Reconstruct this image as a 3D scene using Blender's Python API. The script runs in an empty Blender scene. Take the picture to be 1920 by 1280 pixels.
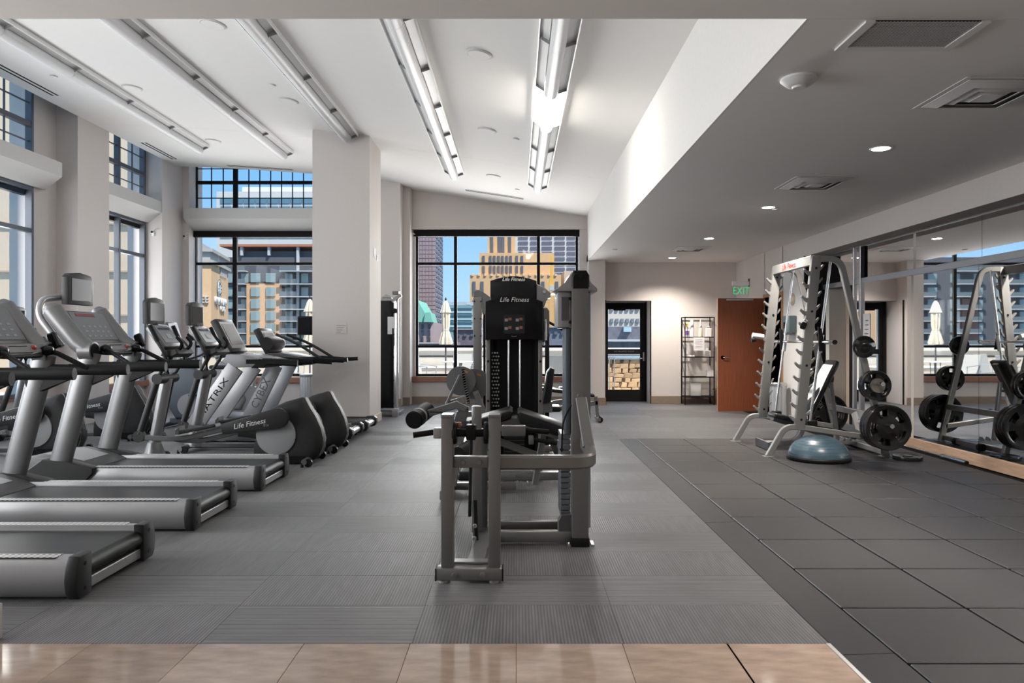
import bpy, bmesh, math, random
from mathutils import Vector, Matrix, Euler
random.seed(7)
S = bpy.context.scene
COL = S.collection
PI = math.pi

# ------------------------------------------------------------------ camera
F, HZ, VX, VY = 1381.0, 1.31, 968.0, 636.0
cd = bpy.data.cameras.new('camera'); cam = bpy.data.objects.new('camera', cd); COL.objects.link(cam)
cam.location = (0, 0, HZ); cam.rotation_euler = (PI/2, 0, 0)
cd.sensor_width = 36; cd.lens = F/1920*36
cd.shift_x = -(VX-960)/1920; cd.shift_y = -(640-VY)/1920
cd.clip_end = 600; cd.clip_start = .05
S.camera = cam
# ------------------------------------------------------------------ sky, sun, daylight, exposure
wd = bpy.data.worlds.new('sky'); S.world = wd; wd.use_nodes = True
nt = wd.node_tree; nt.nodes.clear()
wo = nt.nodes.new('ShaderNodeOutputWorld'); bg = nt.nodes.new('ShaderNodeBackground')
tc = nt.nodes.new('ShaderNodeTexCoord'); sx = nt.nodes.new('ShaderNodeSeparateXYZ')
cr = nt.nodes.new('ShaderNodeValToRGB'); nz = nt.nodes.new('ShaderNodeTexNoise')
mx = nt.nodes.new('ShaderNodeMix'); mx.data_type = 'RGBA'; cr2 = nt.nodes.new('ShaderNodeValToRGB')
nt.links.new(tc.outputs['Generated'], sx.inputs[0]); nt.links.new(sx.outputs['Z'], cr.inputs[0])
mp = nt.nodes.new('ShaderNodeMapping'); mp.inputs['Scale'].default_value = (1, 1, 4)
nt.links.new(tc.outputs['Generated'], mp.inputs[0]); nt.links.new(mp.outputs[0], nz.inputs['Vector'])
nz.inputs['Scale'].default_value = 2.2; nz.inputs['Detail'].default_value = 6
cr.color_ramp.elements[0].position = 0.0; cr.color_ramp.elements[0].color = (.48, .72, .97, 1)
cr.color_ramp.elements[1].position = 0.20; cr.color_ramp.elements[1].color = (.22, .50, .90, 1)
cr2.color_ramp.elements[0].position = .52; cr2.color_ramp.elements[0].color = (0, 0, 0, 1)
cr2.color_ramp.elements[1].position = .72; cr2.color_ramp.elements[1].color = (.4, .4, .4, 1)
nt.links.new(nz.outputs['Fac'], cr2.inputs[0]); nt.links.new(cr2.outputs[0], mx.inputs['Factor'])
nt.links.new(cr.outputs[0], mx.inputs['A']); mx.inputs['B'].default_value = (.95, .96, .97, 1)
nt.links.new(mx.outputs['Result'], bg.inputs[0]); bg.inputs[1].default_value = .62
nt.links.new(bg.outputs[0], wo.inputs[0])

def light(name, kind, loc, rot, energy, color=(1, 1, 1), size=None, sy=None, parent=None, **kw):
    l = bpy.data.lights.new(name, kind); l.energy = energy; l.color = color
    if size: l.size = size
    if sy: l.shape = 'RECTANGLE'; l.size_y = sy
    for k, v in kw.items(): setattr(l, k, v)
    o = bpy.data.objects.new(name, l); COL.objects.link(o); o.location = loc; o.rotation_euler = rot
    if parent: o.parent = parent
    return o
# the sun stands behind the building: it lights the terrace furniture's far side and the city, not the room
sun = light('sun', 'SUN', (20, -30, 40), Euler((math.radians(34), 0, math.radians(48))), 3.4, (1, .95, .88), angle=.01)
# area lamps filling in daylight through the two big window bays of the left wall that lie beside the camera
DAY = (1, .975, .945)
light('window_daylight_fill', 'AREA', (-7.2, 8.35, 2.1), (0, -PI/2, 0), 85, DAY, 2.8, 4.2)
light('window_daylight_fill', 'AREA', (-7.2, 3.15, 2.1), (0, -PI/2, 0), 250, DAY, 2.8, 4.2)
light('window_daylight_fill', 'AREA', (-7.2, 12.95, 2.3), (0, -PI/2, 0), 32, DAY, 3.2, 1.6)
R_ = math.radians
light('window_daylight_fill', 'AREA', (-.4, 15.5, 2.05), (-PI/2, 0, 0), 40, DAY, 3.3, 2.9, spread=R_(50))
light('window_daylight_fill', 'AREA', (-4.9, 15.3, 2.05), (-PI/2, 0, 0), 34, DAY, 3.2, 2.9, spread=R_(50))
light('ceiling_fill_lamp', 'AREA', (-.4, 15.52, 1.9), (-R_(132), 0, 0), 26, DAY, 3.3, 2.6, spread=R_(85))  # added fill lamps aimed upward to brighten the far ceiling
light('ceiling_fill_lamp', 'AREA', (-4.9, 15.32, 1.9), (-R_(132), 0, 0), 18, DAY, 3.2, 2.6, spread=R_(85))
light('window_daylight_fill', 'AREA', (-.4, 15.5, 2.05), (-PI/2, 0, -R_(38)), 20, DAY, 3.2, 2.8, spread=R_(75))  # added fill lamp turned left to brighten the column's right side
for loc, rot, a, b in (((-.4, 15.62, 2.05), (-PI/2, 0, 0), 3.4, 3.0), ((-4.9, 15.62, 2.9), (-PI/2, 0, 0), 3.3, 4.6), ((-7.3, 12.95, 2.9), (0, -PI/2, 0), 4.6, 1.7)):
    p = light('window_portal', 'AREA', loc, rot, 1, (1, 1, 1), a, b); p.data.cycles.is_portal = True
S.view_settings.view_transform = 'Standard'; S.view_settings.look = 'None'
S.view_settings.gamma = 1; S.view_settings.use_curve_mapping = False
S.view_settings.exposure = 0.95
S.cycles.max_bounces = 10; S.cycles.diffuse_bounces = 6; S.cycles.glossy_bounces = 4
S.cycles.transparent_max_bounces = 16; S.cycles.sample_clamp_indirect = 4; S.cycles.caustics_reflective = False

# ------------------------------------------------------------------ materials
MATS = {}
def mat(name, col, rough=.5, metal=0., noise=0., nscale=20., bump=0., bscale=200., spec=.5, emit=None, est=1., stretch=(1, 1, 1), rnd=0.):
    if name in MATS: return MATS[name]
    m = bpy.data.materials.new(name); m.use_nodes = True; n = m.node_tree; b = n.nodes['Principled BSDF']
    b.inputs['Base Color'].default_value = (*col, 1); b.inputs['Roughness'].default_value = rough
    b.inputs['Metallic'].default_value = metal; b.inputs['Specular IOR Level'].default_value = spec
    c = None
    if noise or bump:
        t = n.nodes.new('ShaderNodeTexCoord'); q = n.nodes.new('ShaderNodeMapping'); q.inputs['Scale'].default_value = stretch
        n.links.new(t.outputs['Object'], q.inputs[0])
    if noise:
        z = n.nodes.new('ShaderNodeTexNoise'); z.inputs['Scale'].default_value = nscale; z.inputs['Detail'].default_value = 6
        n.links.new(q.outputs[0], z.inputs['Vector'])
        r = n.nodes.new('ShaderNodeMapRange'); r.inputs['From Min'].default_value = .25; r.inputs['From Max'].default_value = .75
        r.inputs['To Min'].default_value = 1-noise; r.inputs['To Max'].default_value = 1+noise
        n.links.new(z.outputs['Fac'], r.inputs['Value']); c = r.outputs[0]
    if rnd:
        oi = n.nodes.new('ShaderNodeObjectInfo'); r2 = n.nodes.new('ShaderNodeMapRange')
        r2.inputs['To Min'].default_value = 1-rnd; r2.inputs['To Max'].default_value = 1+rnd
        n.links.new(oi.outputs['Random'], r2.inputs['Value'])
        if c:
            mm = n.nodes.new('ShaderNodeMath'); mm.operation = 'MULTIPLY'; n.links.new(c, mm.inputs[0]); n.links.new(r2.outputs[0], mm.inputs[1]); c = mm.outputs[0]
        else: c = r2.outputs[0]
    if c:
        v = n.nodes.new('ShaderNodeVectorMath'); v.operation = 'SCALE'; v.inputs[0].default_value = col
        n.links.new(c, v.inputs['Scale']); n.links.new(v.outputs[0], b.inputs['Base Color'])
    if bump:
        z2 = n.nodes.new('ShaderNodeTexNoise'); z2.inputs['Scale'].default_value = bscale; n.links.new(q.outputs[0], z2.inputs['Vector'])
        bp = n.nodes.new('ShaderNodeBump'); bp.inputs['Strength'].default_value = bump; bp.inputs['Distance'].default_value = .01
        n.links.new(z2.outputs['Fac'], bp.inputs['Height']); n.links.new(bp.outputs[0], b.inputs['Normal'])
    if emit:
        b.inputs['Emission Color'].default_value = (*emit, 1); b.inputs['Emission Strength'].default_value = est
    MATS[name] = m; return m
def wave_mat(name, c1, c2, scale, axis, rough=.56, dist=.35, spec=.42, rnd=.2, nscale=5.):
    m = mat(name, c1, rough, spec=spec); n = m.node_tree; b = n.nodes['Principled BSDF']
    b.inputs['Sheen Weight'].default_value = .22; b.inputs['Sheen Roughness'].default_value = .4
    t = n.nodes.new('ShaderNodeTexCoord'); w = n.nodes.new('ShaderNodeTexWave'); w.bands_direction = axis
    w.inputs['Scale'].default_value = scale; w.inputs['Distortion'].default_value = dist; w.inputs['Detail Scale'].default_value = 4
    g = n.nodes.new('ShaderNodeNewGeometry')
    n.links.new(g.outputs['Position'], w.inputs['Vector'])
    x = n.nodes.new('ShaderNodeMix'); x.data_type = 'RGBA'; x.inputs['A'].default_value = (*c1, 1); x.inputs['B'].default_value = (*c2, 1)
    n.links.new(w.outputs['Fac'], x.inputs['Factor'])
    z = n.nodes.new('ShaderNodeTexNoise'); z.inputs['Scale'].default_value = nscale; z.inputs['Detail'].default_value = 8
    q = n.nodes.new('ShaderNodeMapping'); q.inputs['Scale'].default_value = (6, .8, 1) if axis == 'X' else (.8, 6, 1)
    n.links.new(g.outputs['Position'], q.inputs[0]); n.links.new(q.outputs[0], z.inputs['Vector'])
    oi = n.nodes.new('ShaderNodeObjectInfo')
    r = n.nodes.new('ShaderNodeMapRange'); r.inputs['From Min'].default_value = .3; r.inputs['From Max'].default_value = .7
    r.inputs['To Min'].default_value = .74; r.inputs['To Max'].default_value = 1.26; n.links.new(z.outputs['Fac'], r.inputs['Value'])
    r2 = n.nodes.new('ShaderNodeMapRange'); r2.inputs['To Min'].default_value = 1-rnd; r2.inputs['To Max'].default_value = 1+rnd
    n.links.new(oi.outputs['Random'], r2.inputs['Value'])
    mm = n.nodes.new('ShaderNodeMath'); mm.operation = 'MULTIPLY'; n.links.new(r.outputs[0], mm.inputs[0]); n.links.new(r2.outputs[0], mm.inputs[1])
    v = n.nodes.new('ShaderNodeVectorMath'); v.operation = 'SCALE'; n.links.new(x.outputs['Result'], v.inputs[0]); n.links.new(mm.outputs[0], v.inputs['Scale'])
    n.links.new(v.outputs[0], b.inputs['Base Color'])
    bp = n.nodes.new('ShaderNodeBump'); bp.inputs['Strength'].default_value = .25; bp.inputs['Distance'].default_value = .004
    n.links.new(w.outputs['Fac'], bp.inputs['Height']); n.links.new(bp.outputs[0], b.inputs['Normal'])
    return m
def glass_mat(name, tint=(1, 1, 1), refl=.06):
    m = bpy.data.materials.new(name); m.use_nodes = True; n = m.node_tree; n.nodes.clear()
    o = n.nodes.new('ShaderNodeOutputMaterial'); t = n.nodes.new('ShaderNodeBsdfTransparent'); g = n.nodes.new('ShaderNodeBsdfGlossy')
    t.inputs[0].default_value = (*tint, 1); g.inputs['Roughness'].default_value = .02; x = n.nodes.new('ShaderNodeMixShader'); x.inputs[0].default_value = refl
    n.links.new(t.outputs[0], x.inputs[1]); n.links.new(g.outputs[0], x.inputs[2]); n.links.new(x.outputs[0], o.inputs[0]); MATS[name] = m; return m

WALL = mat('wall_covering', (.63, .585, .56), .85, noise=.05, nscale=60, bump=.15, bscale=350, stretch=(1, 1, 2.5))
WALLW = mat('white_wall_paint', (.74, .725, .71), .85, noise=.02, nscale=30)
CEIL = mat('ceiling_paint', (.80, .785, .77), .9, noise=.01, nscale=8)
CEIL2 = mat('low_ceiling_paint', (.90, .88, .87), .9, noise=.01, nscale=8)
BASEB = mat('baseboard_wood', (.24, .185, .14), .5, noise=.12, nscale=12, stretch=(1, 1, 8))
TANB = mat('tan_base', (.55, .45, .36), .6)
BLKF = mat('black_window_frame', (.010, .009, .010), .6, spec=.12)
GRYF = mat('blue_grey_mullion', (.10, .11, .13), .4, metal=.3)
SILL = mat('red_brown_sill', (.30, .135, .085), .45, noise=.15, nscale=10, stretch=(1, 8, 8))
GLASS = glass_mat('window_glass', (.98, .99, .99), .012)
MIRR = mat('mirror', (.93, .94, .94), .015, metal=1.)
CHROME = mat('chrome', (.75, .75, .76), .18, metal=1.)
ALU = mat('brushed_aluminium', (.55, .55, .56), .35, metal=.9)
SILV = mat('silver_grey_paint', (.19, .19, .195), .38, metal=.55, noise=.03, nscale=30)
SILVL = mat('light_silver_paint', (.36, .36, .37), .36, metal=.5)
PLAT = mat('platinum_frame_paint', (.20, .196, .192), .4, metal=.45)
RACKP = mat('rack_grey_paint', (.27, .265, .26), .4, metal=.35)
DGRY = mat('dark_grey_plastic', (.026, .026, .027), .45, spec=.3)
MGRY = mat('mid_grey_plastic', (.095, .095, .098), .45, spec=.35)
LGRY = mat('light_grey_plastic', (.31, .315, .325), .45, spec=.4)
BGRY = mat('blue_grey_plastic', (.085, .10, .125), .42)
BLK = mat('black_rubber', (.007, .007, .0075), .5, spec=.22)
BLKM = mat('black_matte', (.006, .006, .007), .7, spec=.15)
BLKG = mat('black_gloss', (.005, .005, .0065), .22, spec=.3)
VINYL = mat('black_vinyl', (.009, .009, .0105), .36, spec=.4, bump=.05, bscale=400)
BELT = mat('running_belt', (.020, .020, .021), .45, spec=.35, noise=.12, nscale=25, stretch=(.3, 3, 1))
SCREEN = mat('dark_screen', (.022, .022, .025), .16, spec=.2)
PANEL = mat('console_overlay', (.17, .18, .20), .3, noise=.05, nscale=40)
REDL = mat('red_display', (.20, .01, .02), .3)
REDP = mat('red_plastic', (.45, .04, .03), .35)
BRWN = mat('brown_knob', (.30, .11, .06), .35)
WHT = mat('white_plastic', (.80, .80, .80), .45)
PAPER = mat('white_paper', (.82, .82, .84), .9)
WHTX = mat('white_lettering', (.80, .80, .80), .6)
BLKX = mat('black_lettering', (.008, .008, .008), .6, spec=.1)
GRYX = mat('grey_lettering', (.13, .135, .15), .6)
WOODD = mat('cherry_door_wood', (.255, .072, .030), .42, noise=.35, nscale=5, stretch=(26, 26, .5))
WOODL = mat('light_wood', (.44, .30, .215), .5, noise=.15, nscale=6, stretch=(1, 1, 9))
TOWEL = mat('white_towel', (.80, .80, .84), .95, bump=.4, bscale=120)
BLUEB = mat('blue_ball_rubber', (.060, .105, .14), .33, noise=.08, nscale=6)
MESHG = mat('grille_grey', (.22, .22, .22), .5)
LAMPON = mat('lit_lamp', (1, .97, .92), .4, emit=(1, .95, .87), est=9.)
GREENL = mat('green_exit_letters', (.05, .42, .16), .5, emit=(.1, .9, .35), est=.25)
CLEAR = glass_mat('clear_acrylic', (.95, .97, .96), .06)

# ------------------------------------------------------------------ mesh helpers
class G:
    def __init__(s): s.bm = bmesh.new()
    def _faces(s, vs, fs):
        v = [s.bm.verts.new(p) for p in vs]; out = []
        for f in fs:
            try: out.append(s.bm.faces.new([v[i] for i in f]))
            except ValueError: pass
        return v, out
    def box(s, x0, x1, y0, y1, z0, z1, bev=0., seg=1, M=None):
        vs = [Vector((x, y, z)) for x in (x0, x1) for y in (y0, y1) for z in (z0, z1)]
        if M: vs = [M @ p for p in vs]
        v, f = s._faces(vs, [(0, 1, 3, 2), (4, 6, 7, 5), (0, 4, 5, 1), (2, 3, 7, 6), (0, 2, 6, 4), (1, 5, 7, 3)])
        if bev:
            ed = list({e for q in f for e in q.edges})
            bmesh.ops.bevel(s.bm, geom=ed, offset=bev, segments=seg, affect='EDGES', profile=.5, clamp_overlap=True)
        return s
    def obox(s, c, size, rot=(0, 0, 0), bev=0., seg=1):
        M = Matrix.Translation(c) @ Euler(rot).to_matrix().to_4x4(); a, b, d = (k/2 for k in size)
        return s.box(-a, a, -b, b, -d, d, bev, seg, M)
    def prism(s, pts, plane, a, b, bev=0., seg=1):
        # outline in xz (extruded along y), yz (along x) or xy (along z)
        def P(u, v, w): return {'xz': (u, w, v), 'yz': (w, u, v), 'xy': (u, v, w)}[plane]
        n = len(pts); vs = [P(u, v, a) for u, v in pts]+[P(u, v, b) for u, v in pts]
        fs = [tuple(range(n)), tuple(range(2*n-1, n-1, -1))]+[(i, i+n, (i+1) % n+n, (i+1) % n) for i in range(n)]
        v, f = s._faces(vs, fs)
        if bev:
            ed = [e for q in f[:2] for e in q.edges]
            bmesh.ops.bevel(s.bm, geom=ed, offset=bev, segments=seg, affect='EDGES', profile=.5, clamp_overlap=True)
        return s
    def sweep(s, pts, sec, up=(0, 0, 1), cap=True, scale=None):
        # sec: closed list of (u, v) offsets (u sideways, v along up)
        pts = [Vector(p) for p in pts]; n = len(pts); up = Vector(up); rings = []
        for i, p in enumerate(pts):
            d = (pts[min(i+1, n-1)]-pts[max(i-1, 0)]).normalized()
            if 0 < i < n-1:
                d1, d2 = (p-pts[i-1]).normalized(), (pts[i+1]-p).normalized(); d = (d1+d2).normalized() if (d1+d2).length > 1e-6 else d1
                k = 1/max(.35, d.dot(d1))
            else: k = 1
            u = d.cross(up)
            if u.length < 1e-3: u = d.cross(Vector((0, 1, 0)))
            if u.length < 1e-3: u = d.cross(Vector((1, 0, 0)))
            u.normalize(); v = u.cross(d).normalized(); sc = scale[i] if scale else 1.
            if k > 1.001:   # mitre along the bend direction only
                bd = (d2-d1).normalized(); ring = []
                for a, b in sec:
                    o = u*a*sc+v*b*sc; o += bd*(o.dot(bd))*(k-1); ring.append(s.bm.verts.new(p+o))
            else: ring = [s.bm.verts.new(p+u*a*sc+v*b*sc) for a, b in sec]
            rings.append(ring)
        m = len(sec)
        for r0, r1 in zip(rings, rings[1:]):
            for j in range(m): s.bm.faces.new((r0[j], r0[(j+1) % m], r1[(j+1) % m], r1[j]))
        if cap:
            s.bm.faces.new(rings[0][::-1]); s.bm.faces.new(rings[-1])
        return s
    def tube(s, pts, r, seg=10, ry=None, up=(0, 0, 1), scale=None):
        ry = ry or r
        return s.sweep(pts, [(r*math.cos(2*PI*i/seg), ry*math.sin(2*PI*i/seg)) for i in range(seg)], up, True, scale)
    def bar(s, pts, w, h, up=(0, 0, 1), c=.006):
        a, b = w/2, h/2; c = min(c, a*.6, b*.6)
        return s.sweep(pts, [(-a+c, -b), (a-c, -b), (a, -b+c), (a, b-c), (a-c, b), (-a+c, b), (-a, b-c), (-a, -b+c)], up)
    def cyl(s, p0, p1, r, r1=None, seg=16):
        p0, p1 = Vector(p0), Vector(p1); r1 = r if r1 is None else r1
        return s.sweep([p0, p1], [(math.cos(2*PI*i/seg), math.sin(2*PI*i/seg)) for i in range(seg)], (0, 0, 1), True, [r, r1])
    def lathe(s, prof, c=(0, 0, 0), axis='z', seg=24, sy=1.):
        rings = []; c = Vector(c)
        for r, h in prof:
            ring = []
            for i in range(seg):
                a = 2*PI*i/seg; u, v = r*math.cos(a), r*math.sin(a)*sy
                o = {'z': (u, v, h), 'y': (u, h, v), 'x': (h, u, v)}[axis]; ring.append(s.bm.verts.new(c+Vector(o)))
            rings.append(ring)
        for a, b in zip(rings, rings[1:]):
            for j in range(seg): s.bm.faces.new((a[j], a[(j+1) % seg], b[(j+1) % seg], b[j]))
        s.bm.faces.new(rings[0][::-1]); s.bm.faces.new(rings[-1]); return s
    def grid(s, rows):
        R = [[s.bm.verts.new(p) for p in r] for r in rows]
        for a, b in zip(R, R[1:]):
            for i in range(len(a)-1): s.bm.faces.new((a[i], a[i+1], b[i+1], b[i]))
        return s
    def mesh(s, name, m, off=None, ang=32):
        if off is not None: bmesh.ops.translate(s.bm, verts=s.bm.verts, vec=-Vector(off))
        bmesh.ops.recalc_face_normals(s.bm, faces=s.bm.faces)
        me = bpy.data.meshes.new(name); s.bm.to_mesh(me); s.bm.free(); me.materials.append(m)
        if ang:
            me.polygons.foreach_set('use_smooth', [True]*len(me.polygons)); me.set_sharp_from_angle(angle=math.radians(ang))
        return me
    def build(s, name, m, parent=None, ang=32):
        # coordinates are world ones; the part is shifted to the frame of its thing
        off = Vector((0, 0, 0)); q = parent
        while q: off += q.location; q = q.parent
        o = bpy.data.objects.new(name, s.mesh(name, m, off, ang)); COL.objects.link(o)
        if parent: o.parent = parent
        return o
def tag(o, label=None, cat=None, group=None, kind=None):
    for k, v in (('label', label), ('category', cat), ('group', group), ('kind', kind)):
        if v: o[k] = v
    return o
def thing(name, label=None, cat=None, loc=(0, 0, 0), group=None, kind=None, rz=0):
    o = bpy.data.objects.new(name, None); COL.objects.link(o); o.location = loc; o.rotation_euler = (0, 0, rz); o.empty_display_size = .1
    return tag(o, label, cat, group, kind)
def struct(g, name, m, label=None, parent=None):
    o = g.build(name, m, parent)
    if not parent: o['kind'] = 'structure'
    if label: o['label'] = label
    return o
def copy_tree(o, parent=None):
    c = o.copy(); COL.objects.link(c); c.parent = parent
    for ch in list(o.children): copy_tree(ch, c)
    return c
def inst(src, loc, parent=None, rot=None):
    o = src.copy(); COL.objects.link(o); o.location = loc; o.parent = parent
    if rot: o.rotation_euler = rot
    return o
def piece(name, me, loc, parent, rot=(0, 0, 0)):
    o = bpy.data.objects.new(name, me); COL.objects.link(o); o.location = loc; o.rotation_euler = rot; o.parent = parent; return o
def text(name, body, size, m, M, parent, depth=.002, shear=0., sx=1., align='CENTER'):
    # M places the text's plane (x right, y up, z out) in the world
    cu = bpy.data.curves.new(name, 'FONT'); cu.body = body; cu.size = size; cu.extrude = depth; cu.shear = shear
    cu.align_x = align; cu.align_y = 'CENTER'; cu.resolution_u = 2
    t = bpy.data.objects.new(name, cu); COL.objects.link(t); bpy.context.view_layer.update()
    me = bpy.data.meshes.new_from_object(t.evaluated_get(bpy.context.evaluated_depsgraph_get()))
    bpy.data.objects.remove(t); me.transform(Matrix.Diagonal((sx, 1, 1, 1))); me.transform(M)
    off = Vector((0, 0, 0)); q = parent
    while q: off += q.location; q = q.parent
    me.transform(Matrix.Translation(-off)); me.materials.clear(); me.materials.append(m)
    o = bpy.data.objects.new(name, me); COL.objects.link(o); o.parent = parent; return o
def basis(o, x, y):
    x, y = Vector(x).normalized(), Vector(y).normalized(); z = x.cross(y)
    return Matrix(((x.x, y.x, z.x, o[0]), (x.y, y.y, z.y, o[1]), (x.z, y.z, z.z, o[2]), (0, 0, 0, 1)))
def fillet(pts, r, n=5):
    # round the corners of a polyline
    P = [Vector(p) for p in pts]; out = [P[0]]
    for a, b, c in zip(P, P[1:], P[2:]):
        d1, d2 = (a-b), (c-b); k = min(r, d1.length*.48, d2.length*.48); s0, s1 = b+d1.normalized()*k, b+d2.normalized()*k
        for i in range(n+1):
            t = i/n; out.append(s0*(1-t)**2+b*2*t*(1-t)+s1*t*t)
    return out+[P[-1]]
def W(x, y, Y): return Vector(((x-VX)*Y/F, Y, HZ-(y-VY)*Y/F))
def wx(x, Y): return (x-VX)*Y/F
def wz(y, Y): return HZ-(y-VY)*Y/F
# ================================================================== the setting
YF = 15.05           # far wall face
# ---- floor with its carpet tiles, rubber tiles and stone tiles
STONE = mat('beige_stone', (.38, .29, .235), .08, noise=.26, nscale=6, stretch=(1, 2.6, 1), rnd=.12)
CARX = wave_mat('carpet_striped_along', (.034, .032, .035), (.100, .096, .101), 21, 'X')
CARY = wave_mat('carpet_striped_across', (.029, .0275, .030), (.096, .092, .097), 21, 'Y')
RUBB = mat('rubber_tile', (.016, .0155, .018), .40, spec=.42, noise=.18, nscale=14, bump=.35, bscale=500, rnd=.06)
floor = struct(G().box(-7.4, 6.4, -4, 15.75, -.12, -.012), 'floor', mat('screed', (.008, .008, .008), .9, spec=.1))
TW, TL = .457, .914
def tile_mesh(w, l, h, m, bev=.004, gap=.0006): return G().box(-w/2+gap, w/2-gap, -l/2+gap, l/2-gap, -.012, h, bev).mesh('tile', m)
mcx, mcy = tile_mesh(TL, TW, 0, CARX, .0006), tile_mesh(TL, TW, 0, CARY, .0006)
k = 0
for j in range(27):
    y = 3.174+TW*(j+.5)
    for i in range(-8, 5):
        x = .008+TL*i
        if x-TL/2 > 4.4 or x+TL/2 < -7.3: continue
        if y < 9.67 and x > 1.3: continue
        if y < 9.67 and x > 0.9:       # cut piece beside the rubber
            a, b = x-TL/2, 1.35; me = tile_mesh(b-a, TW, 0, CARX if (i+j) % 2 else CARY, .0006); xx = (a+b)/2
        else: me = (mcx, mcy)[0 if (i*3+j*5) % 7 < 3 else (j+i) % 2]; xx = x
        piece('carpet_tile', me, (xx, y, 0), floor)
mr = tile_mesh(.596, .596, .010, RUBB, .004)
for i in range(5):
    for j in range(14):
        y = 9.67-.61*(j+.5)
        piece('rubber_tile', mr, (1.57+.61*(i+.5), y, 0), floor)
mb = G().prism([(0, -.012), (.216, -.012), (.216, .007), (.19, .007), (0, .001)], 'xz', -1.1, 1.1).mesh('tile', RUBB)
for j in range(4): piece('rubber_edge_strip', mb, (1.352, 9.67-1.1-2.205*j, 0), floor)
ms = tile_mesh(TW, TW*2, .0, STONE, .0015)
for i in range(-12, 3):
    for j in range(3): piece('stone_tile', ms, ((i+.5)*TW if i < 2 else 1.13, 3.174-TW*2*(j+.5), 0), floor)
struct(G().box(1.333, 1.352, .3, 3.17, -.012, .003, .001), 'metal_edge_trim', ALU, parent=floor)
# ---- curved high ceiling over the carpeted bay
PROF = [(1.44, 3.815), (1.06, 3.87), (.56, 3.95), (-.07, 4.055), (-.8, 4.165), (-1.43, 4.258), (-2.18, 4.357), (-3.21, 4.478), (-4.18, 4.565), (-5.29, 4.64), (-6.0, 4.675), (-6.66, 4.70)]
def cz(x):
    for (a, za), (b, zb) in zip(PROF, PROF[1:]):
        if b <= x <= a: return za+(zb-za)*(x-a)/(b-a)
    return 3.815 if x > 0 else 4.70
def vault(x0, x1, y0, y1):
    P = [(x0, cz(x0))]+[p for p in PROF if x1 < p[0] < x0]+[(x1, cz(x1))]
    return G().prism(P+[(x, z+.12) for x, z in P[::-1]], 'xz', y0, y1)
ceil = struct(vault(1.44, -6.66, 3.6, 11.555), 'ceiling', CEIL, 'white curved high ceiling over the cardio floor')
struct(vault(1.44, -6.66, 11.56, 14.42), 'ceiling_panel', CEIL, parent=ceil)
struct(vault(1.44, -3.1, 14.42, 15.3), 'ceiling_panel', CEIL, parent=ceil)
low = struct(G().box(1.44, 5.1, 3.613, 15.8, 2.88, 3.0), 'ceiling_low', CEIL2, 'grey-white flat low ceiling over the weights area')
struct(G().box(-7.4, 5.1, -4, 3.61, 2.88, 3.0), 'ceiling_entry', CEIL2, 'grey-white flat ceiling strip above the camera')
struct(G().box(1.425, 1.44, 3.613, 14.65, 2.88, 3.95), 'wall_soffit', WALLW, 'white drop between high curved ceiling and low ceiling')
struct(G().box(-7.4, 1.56, 3.45, 3.6, 3.0, 5.3), 'wall_header', WALLW)  # unseen box, added to block light leaking in above the low ceiling
struct(G().box(-7.4, 6.5, -4.1, 15.75, 5.3, 5.5), 'roof', WALLW)  # slab added over everything to keep sky light from leaking in
struct(G().box(-7.6, 6.5, -4.3, -4.1, -.1, 5.5), 'wall_back', WALLW)  # unseen wall, added to close the room for bounced light
# ---- far wall
fw = G()
fw.box(-2.2, 1.5, YF, 15.3, 3.56, 4.6)                      # above the window
fw.box(-2.2, 1.5, YF, 15.3, 0, .5)                          # below it
fw.box(-2.25, -2.075, YF+.1, 15.4, .5, 3.56); fw.box(1.30, 1.5, YF+.02, 15.4, .5, 3.56)
fw.box(-6.5, -3.1, 14.69, 15.2, 0, .5)
fw.box(-2.2, 1.6, 15.3, 15.45, 3.5, 5.3)
struct(fw, 'wall_far', WALL, 'warm grey wall around the big far windows')
pil = G().box(-3.1, -2.27, 14.4, 15.5, 0, 4.6); pil.box(-2.27, -2.13, 14.75, 15.5, 0, 4.5)
struct(pil, 'wall_pilaster', WALL)
struct(G().box(1.44, 1.77, 14.65, 15.9, 0, 4.2), 'wall_pier', WALL)
DX0, DX1 = 1.80, 2.735
fr = G().box(DX1, 4.6, YF, 15.7, 0, 2.9); fr.box(1.77, DX1, YF, 15.7, 2.10, 2.9)
struct(fr, 'wall_far_door', WALL, 'grey wall with glass door and shelf')
struct(G().box(2.75, 4.49, YF-.018, YF, 0, .155, .003), 'baseboard_far', BASEB)
bb = G().box(-2.13, 1.44, YF-.02, YF, 0, .145); bb.box(-2.29, -2.13, 14.73, 14.75, 0, .15); bb.box(-3.1, -2.25, 14.38, 14.4, 0, .15); bb.box(1.43, 1.78, 14.63, 14.65, 0, .15)
struct(bb, 'baseboard_window', BASEB)
struct(G().box(-2.13, 1.44, YF-.05, 15.3, .445, .55, .006), 'trim_1', SILL, 'red-brown wooden window sill')
struct(G().box(-6.6, -3.1, 14.62, 15.0, .445, .55, .006), 'trim_2', SILL, 'red-brown wooden sill of the left far window')
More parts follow.
